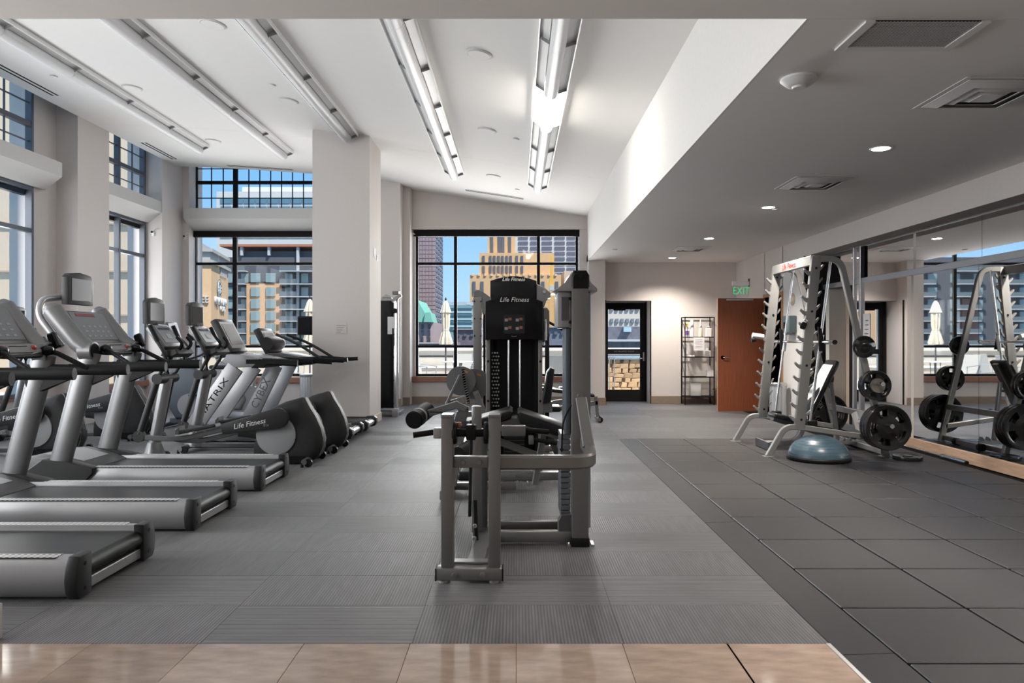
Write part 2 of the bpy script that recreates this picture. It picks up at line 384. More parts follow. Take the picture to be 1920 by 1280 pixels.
# ---- free column
col = struct(G().box(-3.06, -2.2, 11.05, 11.95, 0, 4.6), 'wall_column', WALL, 'big square wall-covered column beside the treadmills')
struct(G().box(-3.075, -2.185, 11.035, 11.965, 0, .135, .004), 'baseboard_column', TANB)
pl = thing('switch_plate', 'pair of white light switches on the right side of the column', 'light switch', (-2.2, 11.45, 1.42))
for yy in (11.38, 11.60):
    p = G().box(-2.2, -2.192, yy, yy+.07, 2.58 if yy < 11.5 else 2.55, 2.72 if yy < 11.5 else 2.64, .002).build('plate', WHT, pl)
    G().box(-2.192, -2.187, yy+.025, yy+.045, 2.60, 2.63, .002).build('rocker', WHT, p)
pq = thing('wall_plaque', 'small grey engraved notice plaque on the front of the column', 'plaque', (-2.66, 11.05, 1.45))
G().box(wx(628, 11.05), wx(650, 11.05), 11.042, 11.05, wz(625, 11.05), wz(606, 11.05), .002).build('plate', WALL, pq)
for q in range(4): G().box(wx(631, 11.05), wx(648-q*3, 11.05), 11.040, 11.042, wz(610+q*4, 11.05)-.005, wz(610+q*4, 11.05)).build('text_line', MGRY, pq)
# ---- left wall: recessed bays between deep piers
lw = G()
for y0, y1 in ((13.83, 15.6), (11.17, 12.03), (5.45, 5.95)): lw.box(-7.3, -6.65, y0, y1, 0, 5.3)
lw.box(-7.3, -6.98, -4.1, 13.83, 0, .5); lw.box(-7.31, -6.978, 10.62, 11.2, .001, 5.3); lw.box(-7.31, -6.978, -4.1, .85, .001, 5.3)
lw.box(-7.3, -6.65, 5.05, 6.25, 4.6, 5.3)
lw.box(-6.70, -6.52, 14.67, 15.21, .001, 5.3)
struct(lw, 'wall_left', WALL, 'grey left wall with deep piers between window bays')
struct(G().box(-6.98, -6.96, .85, 10.62, .445, .55).box(-6.98, -6.9, 12.03, 13.83, .445, .55), 'trim_3', SILL)
# light shelves
SHELF = mat('shelf_paint', (.56, .55, .54), .75)
def ledge_left(name, y0, y1):
    p = [(-6.66, 3.895), (-6.66, 3.69), (-6.9, 3.50), (-7.0, 3.50), (-7.0, 3.895)]
    return struct(G().prism(p, 'xz', y0, y1), name, SHELF, 'grey sloped light shelf across the left windows')
ledge_left('trim_4', 5.95, 10.8); ledge_left('trim_5', 12.03, 13.83); ledge_left('trim_6', .85, 5.45)
struct(G().prism([(14.5, 3.895), (14.5, 3.69), (14.85, 3.50), (15.0, 3.50), (15.0, 3.895)], 'yz', -6.55, -3.1), 'trim_7', SHELF, 'grey sloped light shelf across the left far window')
# ---- windows
def window(name, plane, at, us, zs, mull, rails, munt_u=(), munt_z=(), blind=None, label=None, fm=BLKF, d=.035, t=.05):
    w = thing(name, label, None, (0, 0, 0), kind='structure')
    def B(u0, u1, z0, z1, a=-d, b=d, g=None, bev=.004):
        g = g or G()
        return g.box(u0, u1, at+a, at+b, z0, z1, bev) if plane == 'y' else g.box(at+a, at+b, u0, u1, z0, z1, bev)
    g = G(); (u0, u1), (z0, z1) = us, zs
    B(u0, u0+t, z0, z1, g=g); B(u1-t, u1, z0, z1, g=g); B(u0+t, u1-t, z0, z0+t, g=g); B(u0+t, u1-t, z1-t, z1, g=g); g.build('window_frame', fm, w)
    for a, b in mull: B(a, b, z0+t, z1-t, -d*.95, d*.95).build('mullion', fm, w)
    ue = [u0+t]+[v for m in mull for v in m]+[u1-t]
    ze = [z0+t]+[v for m in rails for v in m]+[z1-t]
    for a, b in rails:
        for i in range(0, len(ue), 2): B(ue[i], ue[i+1], a, b, -d*.85, d*.85).build('rail', fm, w)
    for i in range(0, len(ue), 2):
        for j in range(0, len(ze), 2): B(ue[i]-.012, ue[i+1]+.012, ze[j]-.012, ze[j+1]+.012, -.003, .003, bev=0).build('pane', GLASS, w)
    for u in munt_u: B(u-.008, u+.008, z0+t, z1-t, -.012, .012, bev=0).build('muntin', fm, w)
    for z in munt_z: B(u0+t, u1-t, z-.008, z+.008, -.0125, .0125, bev=0).build('muntin', fm, w)
    if blind:
        b = B(*blind, -.13, -.04).build('blind_box', BLKF, w)
    return w
Y1 = 15.27
wx1 = lambda x: wx(x, Y1)
wz1 = lambda y: wz(y, Y1)
window('window_1', 'y', Y1, (wx1(780), wx1(1083.5)), (wz1(705), 3.56), [(wx1(851.4), wx1(857.2)), (wx1(1006.7), wx1(1012.4))],
       [(wz1(651.5), wz1(647)), (wz1(497), wz1(492))], blind=(wx1(777), wx1(1087), wz1(444.5), wz1(433)), label='wide black-framed window behind the weight machines')
Y2 = 15.0
u_ = [wx(x, Y2) for x in (365, 668, 437, 445, 595, 601)]
window('window_2', 'y', Y2, u_[:2], (wz(705, Y2), 3.5), [u_[2:4], u_[4:6]], [(wz(651.5, Y2), wz(647, Y2)), (wz(497, Y2), wz(492, Y2))],
       blind=(wx(359, Y2), wx(672, Y2), wz(446, Y2), wz(433, Y2)), label='black-framed window behind the cardio machines')
window('window_3', 'y', Y2+.02, u_[:2], (3.9, 5.2), [u_[2:4], u_[4:6]], [(wz(345, Y2), wz(339, Y2))],
       [wx(x, Y2) for x in (396, 418, 466, 486.5, 507, 527.5, 548, 568.5)], [wz(316, Y2), wz(371, Y2)], label='high gridded clerestory window above the light shelf')
for n, y0, y1, ms in ((4, 12.05, 13.80, (12.9,)), (6, 6.0, 10.6, (7.4, 9.2)), (8, .9, 5.4, (2.2, 4.0))):
    mu = [(m-.03, m+.03) for m in ms]
    window('window_%d' % n, 'x', -6.99, (y0, y1), (.5, 3.5), mu, [(1.16, 1.21), (2.84, 2.90)], fm=GRYF, d=.05,
           blind=(y0, y1, 3.38, 3.52) if n != 8 else None, label='tall grey-framed window between the piers of the left wall')
    window('window_%d' % (n+1), 'x', -6.99, (y0, y1), (3.9, 5.2), mu, [(4.36, 4.43)], [y0+.45+.45*i for i in range(int((y1-y0-.3)/.45))], [4.15, 4.7], fm=GRYF, d=.05,
           label='high gridded window above a light shelf of the left wall')
# blind chains' wall brackets
for i, (p, lab) in enumerate(((W(62, 371, 10.95), 'small white blind-chain bracket by the near-left window'), (W(287, 438, 13.82), 'small white blind-chain bracket beside the left corner pier'), (W(347, 446, 14.66), 'small white blind-chain bracket by the left far window'), (W(770, 447, 15.04), 'small white blind-chain bracket by the central window'))):
    t = thing('chain_bracket', lab, 'bracket', p, 'blind chain brackets')
    G().obox(p, (.05, .03, .09), bev=.006).build('plate', WHT, t); G().cyl(p+Vector((0, -.02, .03)), p+Vector((-.02, -.04, .03)), .016).build('clip', BLK, t)
    G().tube(fillet([p+Vector((0, -.02, .03)), p+Vector((.05, -.02, .11)), p+Vector((.09, 0, .08))], .04), .006, 6).build('chain', WHT, t)
# ---- right wall with mirrors
rw = G()
rw.box(4.49, 4.8, 13.3, 15.2, 0, 2.9); rw.box(4.49, 4.8, 11.5, 12.42, 0, 2.9); rw.box(4.49, 4.8, 12.4, 13.32, 2.10, 2.9)
rw.box(4.49, 5.0, -4.1, 11.5, 2.6, 2.9); rw.box(4.795, 4.95, -4.1, 10.15, 0, 2.62); rw.box(6.3, 6.45, -4.1, 15.6, 0, 3)
rw.box(4.8, 6.4, 11.3, 11.45, 0, 2.9); rw.box(4.8, 6.4, 14.3, 14.45, 0, 2.9); rw.box(4.9, 6.4, 9.2, 9.35, 0, 2.9)
struct(rw, 'wall_right', WALL, 'grey right wall with bulkhead above the mirrors')
struct(G().box(4.8, 6.4, 9.2, 15.6, 2.6, 2.7), 'ceiling_closet', WALLW)
struct(G().box(5.05, 5.1, 9.3, 11.3, 0, 2.6), 'wall_closet', mat('beige_wall', (.50, .39, .31), .8))
struct(G().box(4.49, 4.84, 11.45, 11.52, 0, 2.61), 'trim_8', BLKF)
wm = thing('wall_mirror', 'large frameless gym mirror panels along the right wall', 'mirror', (4.78, 8.6, 0))
for i, y1 in enumerate((10.15, 8.85, 7.6, 6.35, 5.1, 3.85)):
    G().box(4.772, 4.795, y1-1.247, y1-.003, .125, 2.08).build('mirror_panel', MIRR, wm)
    G().box(4.772, 4.795, y1-1.30, y1-.056, 2.155, 2.59).build('mirror_panel', MIRR, wm)
for z0, z1 in ((2.08, 2.155), (2.585, 2.61)): G().box(4.755, 4.80, 2.6, 11.5, z0, z1, .003).build('metal_rail', ALU, wm)
struct(G().box(4.752, 4.772, 2.6, 10.2, 0, .125, .003), 'baseboard_right', WOODL)
# storefront frame next to the mirrors
sf = thing('glass_partition', 'aluminium-framed glass partition between mirror and trash can', 'partition', (4.78, 10.8, 0))
for y, w_, m in ((10.15, .05, ALU), (10.35, .04, ALU), (11.42, .06, BLKF)): G().box(4.74, 4.80, y, y+w_, 0, 2.6, .003).build('post', m, sf)
G().box(4.755, 4.785, 10.39, 10.52, 0, 2.08).build('dark_panel', BLKF, sf)
G().box(4.765, 4.775, 10.52, 11.42, .1, 2.08).build('pane', GLASS, sf); G().box(4.765, 4.775, 10.2, 11.42, 2.155, 2.58).build('pane', MIRR, sf)
G().box(4.765, 4.775, 10.2, 10.35, .1, 2.08).build('pane', MIRR, sf); G().box(4.75, 4.79, 10.2, 11.42, 0, .1).build('kick_rail', ALU, sf)
G().box(4.748, 4.764, 10.05, 10.15, 2.155, 2.585).build('black_filler', BLKF, sf)
nt_ = thing('notice_sheet', 'white printed notice sheet taped to the mirror edge', 'notice', (4.77, 10.05, 1.4))
G().box(4.766, 4.770, 9.93, 10.12, 1.30, 1.66).build('sheet', PAPER, nt_)
for q in range(4): G().box(4.764, 4.766, 9.97, 10.08-.01*q, 1.38+.06*q, 1.392+.06*q).build('text_line', MGRY, nt_)
# ---- doors
d1 = thing('door_1', 'black-framed glass exterior door', None, (2.27, 15.45, 0), kind='structure')
YD = 15.46
g = G(); a0, a1, zt = 1.86, wx(1212, YD), 2.08
gx0, gx1 = wx(1140, YD), wx(1200.5, YD)
zz = [wz(v, YD) for v in (730.6, 663.6, 654.3, 579.8)]
g.box(a0, gx0, YD, YD+.05, .01, zt); g.box(gx1, a1, YD, YD+.05, .01, zt); g.box(gx0, gx1, YD, YD+.05, .01, zz[0]); g.box(gx0, gx1, YD, YD+.05, zz[1], zz[2]); g.box(gx0, gx1, YD, YD+.05, zz[3], zt)
g.build('door_leaf', BLKF, d1)
G().box(gx0, gx1, YD+.02, YD+.026, zz[0], zz[1]).build('pane', GLASS, d1); G().box(gx0, gx1, YD+.02, YD+.026, zz[2], zz[3]).build('pane', GLASS, d1)
g = G().box(1.79, a0-.005, YD-.02, YD+.08, 0, 2.1); g.box(a1+.005, DX1, YD-.02, YD+.08, 0, 2.1); g.box(1.79, DX1, YD-.02, YD+.08, 2.085, 2.11); g.build('door_frame', BLKF, d1)
G().box(DX1+.0, DX1+.022, YF-.012, YF+.012, 0, 2.1).box(1.772, 1.80, YF-.3, YF-.28, 0, 2.1).build('corner_guard', BLKF, d1)
h = G().box(a1-.075, a1-.045, YD-.012, YD, .86, 1.04, .003).build('lock_plate', ALU, d1)
G().bar([(a1-.06, YD-.05, .91), (a1-.16, YD-.05, .91)], .02, .02).cyl((a1-.06, YD, .91), (a1-.06, YD-.06, .91), .012).build('lever', ALU, h)
G().box(wx(1150, YD), wx(1172, YD), YD-.05, YD, wz(582, YD), wz(577, YD), .003).build('door_closer', BLKF, d1)
text('lettering', 'NO PROPPED DOOR', .045, GRYX, basis(((gx0+gx1)/2, YD-.003, (zz[1]+zz[2])/2), (1, 0, 0), (0, 0, 1)), d1, .001)
d2 = thing('door_2', 'dark cherry wooden door standing open', None, (4.06, 13.3, 0), kind='structure')
YW = 13.3
G().box(wx(1346, YW), 4.47, YW, YW+.045, .012, wz(559, YW), .002).build('door_leaf', WOODD, d2)
G().box(wx(1346, YW)-.004, wx(1346, YW), YW, YW+.045, .012, wz(559, YW)).build('edge_band', WOODL, d2)
hx = wx(1355, YW); hz = wz(670, YW)
h = G().lathe([(.034, 0), (.034, .012), (.02, .02)], (hx, YW, hz), 'y').build('rose', CHROME, d2); h.scale = (1, 1, 1)
G().tube(fillet([(hx, YW, hz), (hx, YW-.06, hz), (hx+.11, YW-.06, hz)], .02), .011, 8).build('lever', CHROME, d2)
G().box(wx(1362, YW), wx(1412, YW), YW-.03, YW, wz(563.5, YW), wz(560.5, YW), .003).build('door_closer', ALU, d2)
g = G().box(4.47, 4.82, 12.38, 12.44, 0, 2.12); g.box(4.47, 4.82, 13.30, 13.36, 0, 2.12); g.box(4.47, 4.82, 12.44, 13.30, 2.06, 2.12)
g.build('door_frame', mat('oak_jamb', (.45, .24, .12), .5, noise=.2, nscale=5, stretch=(8, 8, .6)), d2)
# ================================================================== ceiling fittings
TUBE = mat('lamp_tube_diffuser', (.72, .72, .74), .45)
WING = mat('lamp_wing', (.58, .58, .58), .5)
EDGE = mat('lamp_edge_rail', (.88, .88, .88), .4)
def linear_lamp(x, y0, y1, lit=None, label=''):
    z = cz(x)-.10
    t = thing('linear_ceiling_lamp', label, 'ceiling lamp', (x, y1, z), 'linear ceiling lamps')
    sl = (cz(x-.2)-cz(x+.2))/.4          # ceiling slope across the lamp
    L = 1.225; ys = []; y = y1
    while y > y0: ys.append((max(y0, y-L), y)); y -= L
    for a, b in ys:
        on = lit and abs((a+b)/2-lit) < L/2
        G().cyl((x, a+.002, z), (x, b-.002, z), .072, seg=20).build('tube', LAMPON if on else TUBE, t)
        for s in (-1, 1):
            q = lambda d, h: (x+s*d, z+h-s*d*sl)
            G().prism([q(.074, .035), q(.165, .075), q(.165, .082), q(.074, .045)], 'xz', a+.01, b-.01).build('wing', LAMPON if on else WING, t)
            G().prism([q(.162, .045), q(.172, .045), q(.172, .095), q(.162, .095)], 'xz', a, b).build('edge_rail', EDGE, t)
            G().prism([q(.07, .0), q(.165, .045), q(.165, .075), q(.07, .06)], 'xz', b-.012, b).build('bracket', LGRY, t)
    if lit:
        light('lamp_light', 'AREA', (0, lit-y1, -.085), (0, 0, 0), 7, (1, .95, .87), .14, 1.2, t)
    return t
LX = (-5.42, -3.98, -2.52, -1.065, .364)
LN = ('leftmost unlit tube lamp on the curved ceiling near the left windows', 'unlit tube lamp on the curved ceiling, second from the left windows',
      'unlit tube lamp on the curved ceiling that runs into the big column', 'unlit tube lamp on the curved ceiling just right of the column', 'rightmost tube lamp on the curved ceiling with one glowing section')
for i, x in enumerate(LX): linear_lamp(x, 4.3, 10.95 if i == 2 else 12.6, 8.3 if i == 4 else None, LN[i])
def slot(name, p0, p1, label):
    p0, p1 = Vector(p0), Vector(p1); d = (p1-p0).normalized(); s = d.cross(Vector((0, 0, 1))).normalized()
    t = thing(name, label, 'air vent', (p0+p1)/2, 'slot vents in the curved ceiling')
    up = s.cross(d)
    def bar(o, w, h, m, n, dz): G().bar([p0+s*o+up*dz, p1+s*o+up*dz], w, h, up).build(n, m, t)
    bar(0, .15, .006, CEIL, 'vent_plate', -.002); bar(-.035, .028, .006, BLKM, 'slot', -.005); bar(.035, .028, .006, BLKM, 'slot', -.005)
slot('slot_vent', (-6.38, 8.2, cz(-6.38)), (-6.38, 10.2, cz(-6.38)), 'long dark double-slot air vent above the nearest left window')
slot('slot_vent', (-6.40, 12.65, cz(-6.4)), (-6.40, 13.8, cz(-6.4)), 'short dark double-slot air vent above the second left window')
slot('slot_vent', (-.98, 14.2, cz(-.98)), (.14, 14.2, cz(.14)), 'double-slot air vent in the ceiling before the central window')
slot('slot_vent', (-5.55, 14.15, cz(-5.55)), (-4.3, 14.15, cz(-4.3)), 'double-slot air vent in the ceiling before the left far window')
RIMG = mat('speaker_rim', (.60, .59, .58), .6)
def disc(name, x, y, z, r, label, cat, group, m=WHT, m2=None):
    t = thing(name, label, cat, (x, y, z), group); sl = (cz(x-.15)-cz(x+.15))/.3 if z > 3 else 0
    o = G().lathe([(r*.5, -.012), (r*.93, -.011), (r, -.004), (r, 0)], (x, y, z)).build('rim', RIMG, t)
    q = G().lathe([(r*.84, -.0145), (r*.84, -.012)], (x, y, z)).build('grille', m2 or CEIL, t)
    for k in (o, q): k.rotation_euler = (0, math.atan(sl), 0)
    return t
for (x, y, w_) in ((-.365, 7.2, 'nearest the camera, between the two right lamps'), (-.39, 9.85, 'level with the glowing lamp section'), (-.39, 12.6, 'nearest the central window'),
                   (-3.03, 7.35, 'cut off by the front ceiling edge'), (-3.0, 9.7, 'beside the third lamp, in front of the column'), (-5.06, 9.7, 'between the two left lamps, nearer the camera'), (-5.06, 12.3, 'between the two left lamps, nearer the window')):
    disc('ceiling_speaker', x, y, cz(x)-.001, .13, 'round white ceiling speaker '+w_, 'speaker', 'round speakers in the curved ceiling')
for (x, y, w_) in ((0, 10.05, 'left of the glowing lamp'), (-3.02, 9.1, 'just before the speaker near the column'), (-5.9, 9.4, 'above the left windows'), (.02, 13.4, 'near the central slot vent')):
    disc('sprinkler_cover', x, y, cz(x)-.001, .045, 'tiny round white sprinkler cover '+w_, 'sprinkler', 'sprinkler covers in the curved ceiling')
for (x, y, w_) in ((3.12, 8.85, 'beside the second downlight'), (1.72, 12.85, 'left of the farthest square vent'), (3.28, 4.45, 'beside the nearest square vent')):
    disc('sprinkler_cover', x, y, 2.879, .045, 'tiny round white sprinkler cover in low ceiling '+w_, 'sprinkler', 'sprinkler covers in the low ceiling')
# low ceiling
NTH = ('first', 'second', 'third', 'fourth')
for i, y in enumerate((6.06, 8.76, 11.46, 14.16, 3.36, .66)):
    t = thing('recessed_downlight', 'glowing recessed downlight, %s from the camera in the low ceiling' % NTH[i] if i < 4 else 'recessed downlight of the low ceiling %s the camera' % ('just ahead of' if i == 4 else 'right above'), 'downlight', (3.0, y, 2.88), 'recessed downlights')
    G().lathe([(.062, -.002), (.085, -.006), (.088, 0)], (3.0, y, 2.88)).build('trim_ring', WHT, t)
    G().lathe([(.001, -.006), (.068, -.006), (.068, -.001)], (3.0, y, 2.88)).build('lens', LAMPON, t)
    light('downlight_beam', 'SPOT', (0, 0, -.012), (0, 0, 0), 350, (1, .92, .82), parent=t, spot_size=math.radians(133), spot_blend=1., shadow_soft_size=.07)
for i, y in enumerate((4.71, 7.39, 12.72)):
    x = 3.0; z = 2.88
    t = thing('square_diffuser', 'square stepped white air diffuser, %s from the camera in the low ceiling' % NTH[i], 'air vent', (x, y, z), 'square diffusers in the low ceiling')
    def ring(r0, r1, za, zb):
        g = G(); P = lambda r, h: [(x-r, y-r, z+h), (x+r, y-r, z+h), (x+r, y+r, z+h), (x-r, y+r, z+h)]
        a, b, c, d = P(r0, za), P(r1, zb), P(r1, zb+.003), P(r0, za+.003)
        vs = a+b+c+d; fs = []
        for k in range(4):
            n = (k+1) % 4
            for q in range(4): fs.append((q*4+k, q*4+n, ((q+1) % 4)*4+n, ((q+1) % 4)*4+k))
        g._faces(vs, fs); return g
    ring(.305, .27, -.004, -.002).build('frame', WHT, t)
    G().box(x-.27, x+.27, y-.27, y+.27, z-.0015, z-.0005).build('dark_throat', LGRY, t)
    for r0, r1 in ((.265, .20), (.20, .135), (.135, .075)): ring(r0, r1-.005, -.006, -.032).build('louvre', WHT, t)
    G().box(x-.07, x+.07, y-.07, y+.07, z-.034, z-.030, .003).build('centre_plate', WHT, t)
    G().cyl((x, y, z-.03), (x, y, z-.002), .01).build('stem', MGRY, t)
t = thing('return_grille', 'large square perforated return-air grille beside the camera-side ceiling edge', 'air vent', (2.03, 3.8, 2.88))
GR = mat('perforated_grille', (.50, .49, .49), .5)
g = G()
for a in ((1.72, 1.77, 3.625, 3.985), (2.29, 2.34, 3.625, 3.985), (1.77, 2.29, 3.935, 3.985)): g.box(*a, 2.868, 2.8795, .002)
g.build('frame', WHT, t); G().box(1.77, 2.29, 3.625, 3.935, 2.876, 2.8795).build('backing', BLKM, t)
g = G()
for i in range(30): g.box(1.772+.0175*i, 1.778+.0175*i, 3.626, 3.935, 2.872, 2.876)
for j in range(17): g.box(1.77, 2.29, 3.63+.018*j, 3.636+.018*j, 2.871, 2.8755)
o = g.build('grille_mesh', GR, t, 0); o['kind'] = 'stuff'
t = thing('ceiling_access_point', 'white domed wireless access point on the low ceiling', 'access point', (1.70, 4.43, 2.88))
G().lathe([(.105, 0), (.108, -.012), (.075, -.042), (.045, -.05), (.001, -.05)], (1.70, 4.43, 2.879)).build('dome', WHT, t)
G().lathe([(.042, 0), (.036, -.012), (.001, -.012)], (1.70, 4.43, 2.83)).build('cap', WHT, t)
# ================================================================== far right corner
t = thing('exit_sign', 'clear edge-lit EXIT sign with green letters above the wooden door', 'exit sign', (4.3, 14.2, 2.3))
YE = 14.2
G().box(wx(1373, YE), wx(1408, YE), YE, YE+.008, wz(557, YE), wz(535, YE)).build('panel', CLEAR, t)
G().box(wx(1373, YE), wx(1405, YE), YE-.02, YE+.03, wz(535, YE), wz(527.5, YE), .003).build('housing', WHT, t)
G().box(wx(1404, YE), wx(1409.5, YE), YE-.03, YE+.04, wz(537, YE), wz(522, YE), .003).build('wall_bracket', BLK, t)
text('lettering', 'EXIT', .20, GREENL, basis((wx(1389.5, YE), YE-.004, wz(545.5, YE)), (1, 0, 0), (0, 0, 1)), t, .002, sx=.78)
# metal shelf and what stands on it
YS0, YS1 = 14.68, 15.0; sx0, sx1 = wx(1284.5, YS0), wx(1339, YS0)
t = thing('metal_shelf_rack', 'black wire-thin metal shelf rack by the far wall', 'shelf', ((sx0+sx1)/2, 14.84, 0))
for x in (sx0, sx1):
    for y in (YS0, YS1): G().box(x-.009, x+.009, y-.009, y+.009, 0, 1.757).build('post', BLKM, t)
SZ = [wz(v, YS0) for v in (744, 707, 669.5, 632, 594.5)]
for z in SZ:
    g = G().box(sx0, sx1, YS0-.007, YS0+.007, z-.008, z+.008).box(sx0, sx1, YS1-.007, YS1+.007, z-.008, z+.008).box(sx0-.007, sx0+.007, YS0, YS1, z-.008, z+.008).box(sx1-.007, sx1+.007, YS0, YS1, z-.008, z+.008)
    o = g.build('shelf_frame', BLKM, t)
    if z < 1.7: G().box(sx0, sx1, YS0, YS1, z-.004, z+.004).build('shelf_board', BLKM if z < .2 else CLEAR, t)
def stand(name, label, cat, px, shelf, y=14.8, grp='bottles on the shelf rack'):
    x = wx(px, y); return thing(name, label, cat, (x, y, SZ[shelf]+.009), grp), x, y, SZ[shelf]+.009
PURP = mat('purple_label', (.28, .16, .42), .5); CREAM = mat('cream_bottle', (.72, .63, .52), .4); YELB = mat('yellow_trigger', (.75, .50, .03), .4)
b_, x, y, z = stand('spray_bottle', 'white spray bottle with purple label and yellow trigger on the shelf rack', 'bottle', 1289, 3)
G().lathe([(.034, 0), (.036, .02), (.034, .15), (.015, .2), (.015, .23)], (x, y, z)).build('body', WHT, b_); G().lathe([(.037, .04), (.037, .12)], (x, y, z)).build('sticker', PURP, b_)
G().box(x-.035, x+.02, y-.012, y+.012, z+.23, z+.27, .004).box(x-.02, x-.008, y-.006, y+.006, z+.18, z+.235).build('trigger_head', YELB, b_)
b_, x, y, z = stand('paper_roll', 'tall white paper roll standing on the shelf rack', 'paper roll', 1297.5, 3)
G().lathe([(.036, 0), (.036, .335)], (x, y, z)).build('roll', PAPER, b_); G().lathe([(.014, .336), (.014, .338)], (x, y, z)).build('core', MGRY, b_)
b_, x, y, z = stand('squeeze_bottle', 'cream cone-topped squeeze bottle on the shelf rack', 'bottle', 1313.5, 3)
G().lathe([(.042, 0), (.044, .02), (.044, .15), (.03, .19)], (x, y, z)).build('body', CREAM, b_); G().lathe([(.03, .19), (.024, .22), (.006, .345), (.002, .35)], (x, y, z)).build('nozzle', WHT, b_)
b_, x, y, z = stand('tissue_carton', 'white upright carton beside the squeeze bottle on the shelf rack', 'box', 1328, 3)
G().box(x-.055, x+.055, y-.05, y+.05, z, z+.17, .004).build('carton', WHT, b_); G().box(x-.03, x+.03, y-.02, y+.02, z+.17, z+.21, .008).build('tissue', PAPER, b_)
b_, x, y, z = stand('tissue_box', 'small pale tissue box on the middle shelf of the rack', 'box', 1326, 2)
G().box(x-.06, x+.06, y-.05, y+.05, z, z+.12, .004).build('carton', WHT, b_); G().obox((x, y, z+.14), (.05, .02, .06), (0, .3, 0), .006).build('tissue', PAPER, b_)
b_, x, y, z = stand('tissue_box', 'tissue box with a standing tissue on the lower shelf of the rack', 'box', 1331, 1)
G().box(x-.062, x+.062, y-.05, y+.05, z, z+.13, .004).build('carton', WHT, b_); G().obox((x-.01, y, z+.17), (.045, .015, .1), (0, -.25, 0), .006).build('tissue', PAPER, b_)
b_, x, y, z = stand('white_board', 'blank white board leaning on the bottom shelf of the rack', 'board', 1304.5, 0, 14.9, None)
G().box(x-.105, x+.105, y-.008, y+.008, z, z+.27, .003).build('board', WHT, b_); G().box(x-.105, x+.105, y-.01, y-.008, z+.255, z+.27).build('rim', LGRY, b_)
b_, x, y, z = stand('folded_cloth', 'white cloth draped over the left side of the shelf rack', 'cloth', 1284, 2, 14.75, None)
g = G().prism([(x+.012, z), (x+.012, z+.16), (x+.03, z+.27), (x+.06, z+.1), (x+.06, z+.03), (x+.19, z+.028), (x+.19, z)], 'xz', y-.03, y+.06, .006); g.build('cloth', TOWEL, b_)
G().prism([(x+.02, z+.05), (x+.03, z+.2), (x+.05, z+.06)], 'xz', y-.04, y-.028, .003).build('fold', TOWEL, b_)
b_ = thing('notice_sheet', 'white printed sheet hanging from the front of the shelf rack', 'notice', (wx(1311, 14.66), 14.66, SZ[3]-.2))
xa, xb = wx(1300.5, 14.66), wx(1320.5, 14.66)
G().box(xa, xb, 14.658, 14.661, wz(657, 14.66), wz(632.5, 14.66)).build('sheet', PAPER, b_)
for q in range(6): G().box(xa+.03, xb-.03-.01*(q % 3), 14.656, 14.658, wz(637+q*3, 14.66), wz(637+q*3, 14.66)+.008).build('text_line', mat('print_grey', (.45, .45, .47), .8), b_)
b_ = thing('wicker_basket', 'brown wicker basket on the floor behind the wooden door', 'basket', (4.2, 14.8, 0))
WICK = mat('wicker', (.24, .11, .05), .7, noise=.4, nscale=60, stretch=(1, 1, 3))
G().prism([(4.04, 0), (4.36, 0), (4.39, .3), (4.01, .3)], 'xz', 14.65, 14.98, .01).build('body', WICK, b_); G().box(4.0, 4.40, 14.63, 15.0, .28, .31, .008).build('rim', WICK, b_)
# trash cans, dispenser
def trash(loc, r, h, label):
    x, y, _ = loc; t = thing('trash_can', label, 'trash can', loc, 'ribbed steel trash cans')
    n = 40; pr = [(x+(r if i % 2 else r*.955)*math.cos(2*PI*i/n), y+(r if i % 2 else r*.955)*math.sin(2*PI*i/n)) for i in range(n)]
    G().prism(pr, 'xy', .0, h-.05).build('body', mat('ribbed_steel', (.55, .57, .60), .35, metal=.6), t)
    G().lathe([(r*1.02, h-.055), (r*1.05, h-.045), (r*1.05, h-.01), (r, h), (r*.7, h), (r*.66, h-.03)], (x, y, 0), seg=32).build('lid', ALU, t)
    G().lathe([(r*.66, h-.025), (.001, h-.026)], (x, y, 0)).build('opening', BLKM, t); return t
trash((4.30, 12.1, 0), .135, .60, 'ribbed steel trash can by the white wall behind the rack')
trash((-3.93, 13.9, 0), .15, .66, 'ribbed steel trash can below the left far window')
t = thing('towel_dispenser', 'blue-grey translucent paper towel dispenser on the wall behind the rack', 'dispenser', (4.42, 11.9, 1.5))
xd = lambda p: wx(p, 12.0)
G().box(4.36, 4.49, 11.78, 12.1, wz(624, 12), wz(592, 12), .02, 2).build('cover', mat('smoke_blue_plastic', (.13, .19, .20), .25), t)
G().box(4.40, 4.48, 11.85, 12.03, wz(628, 12), wz(624, 12), .004).build('chute', LGRY, t); G().box(4.352, 4.36, 11.86, 12.0, wz(616, 12), wz(604, 12), .003).build('window', BLKG, t)
t = thing('wall_plaque', 'round beige wall plaque above the towel dispenser', 'plaque', (4.48, 11.95, 2.0))
G().lathe([(.10, 0), (.10, -.012), (.09, -.016)], (4.49, 11.95, wz(561, 11.95)), 'x').build('disc', mat('beige_plaque', (.50, .42, .32), .6), t); G().lathe([(.05, -.016), (.045, -.022)], (4.49, 11.95, wz(561, 11.95)), 'x').build('boss', CREAM, t)
struct(G().box(4.488, 4.49, 11.5, 12.38, 0, 2.6), 'wall_white', WALLW)
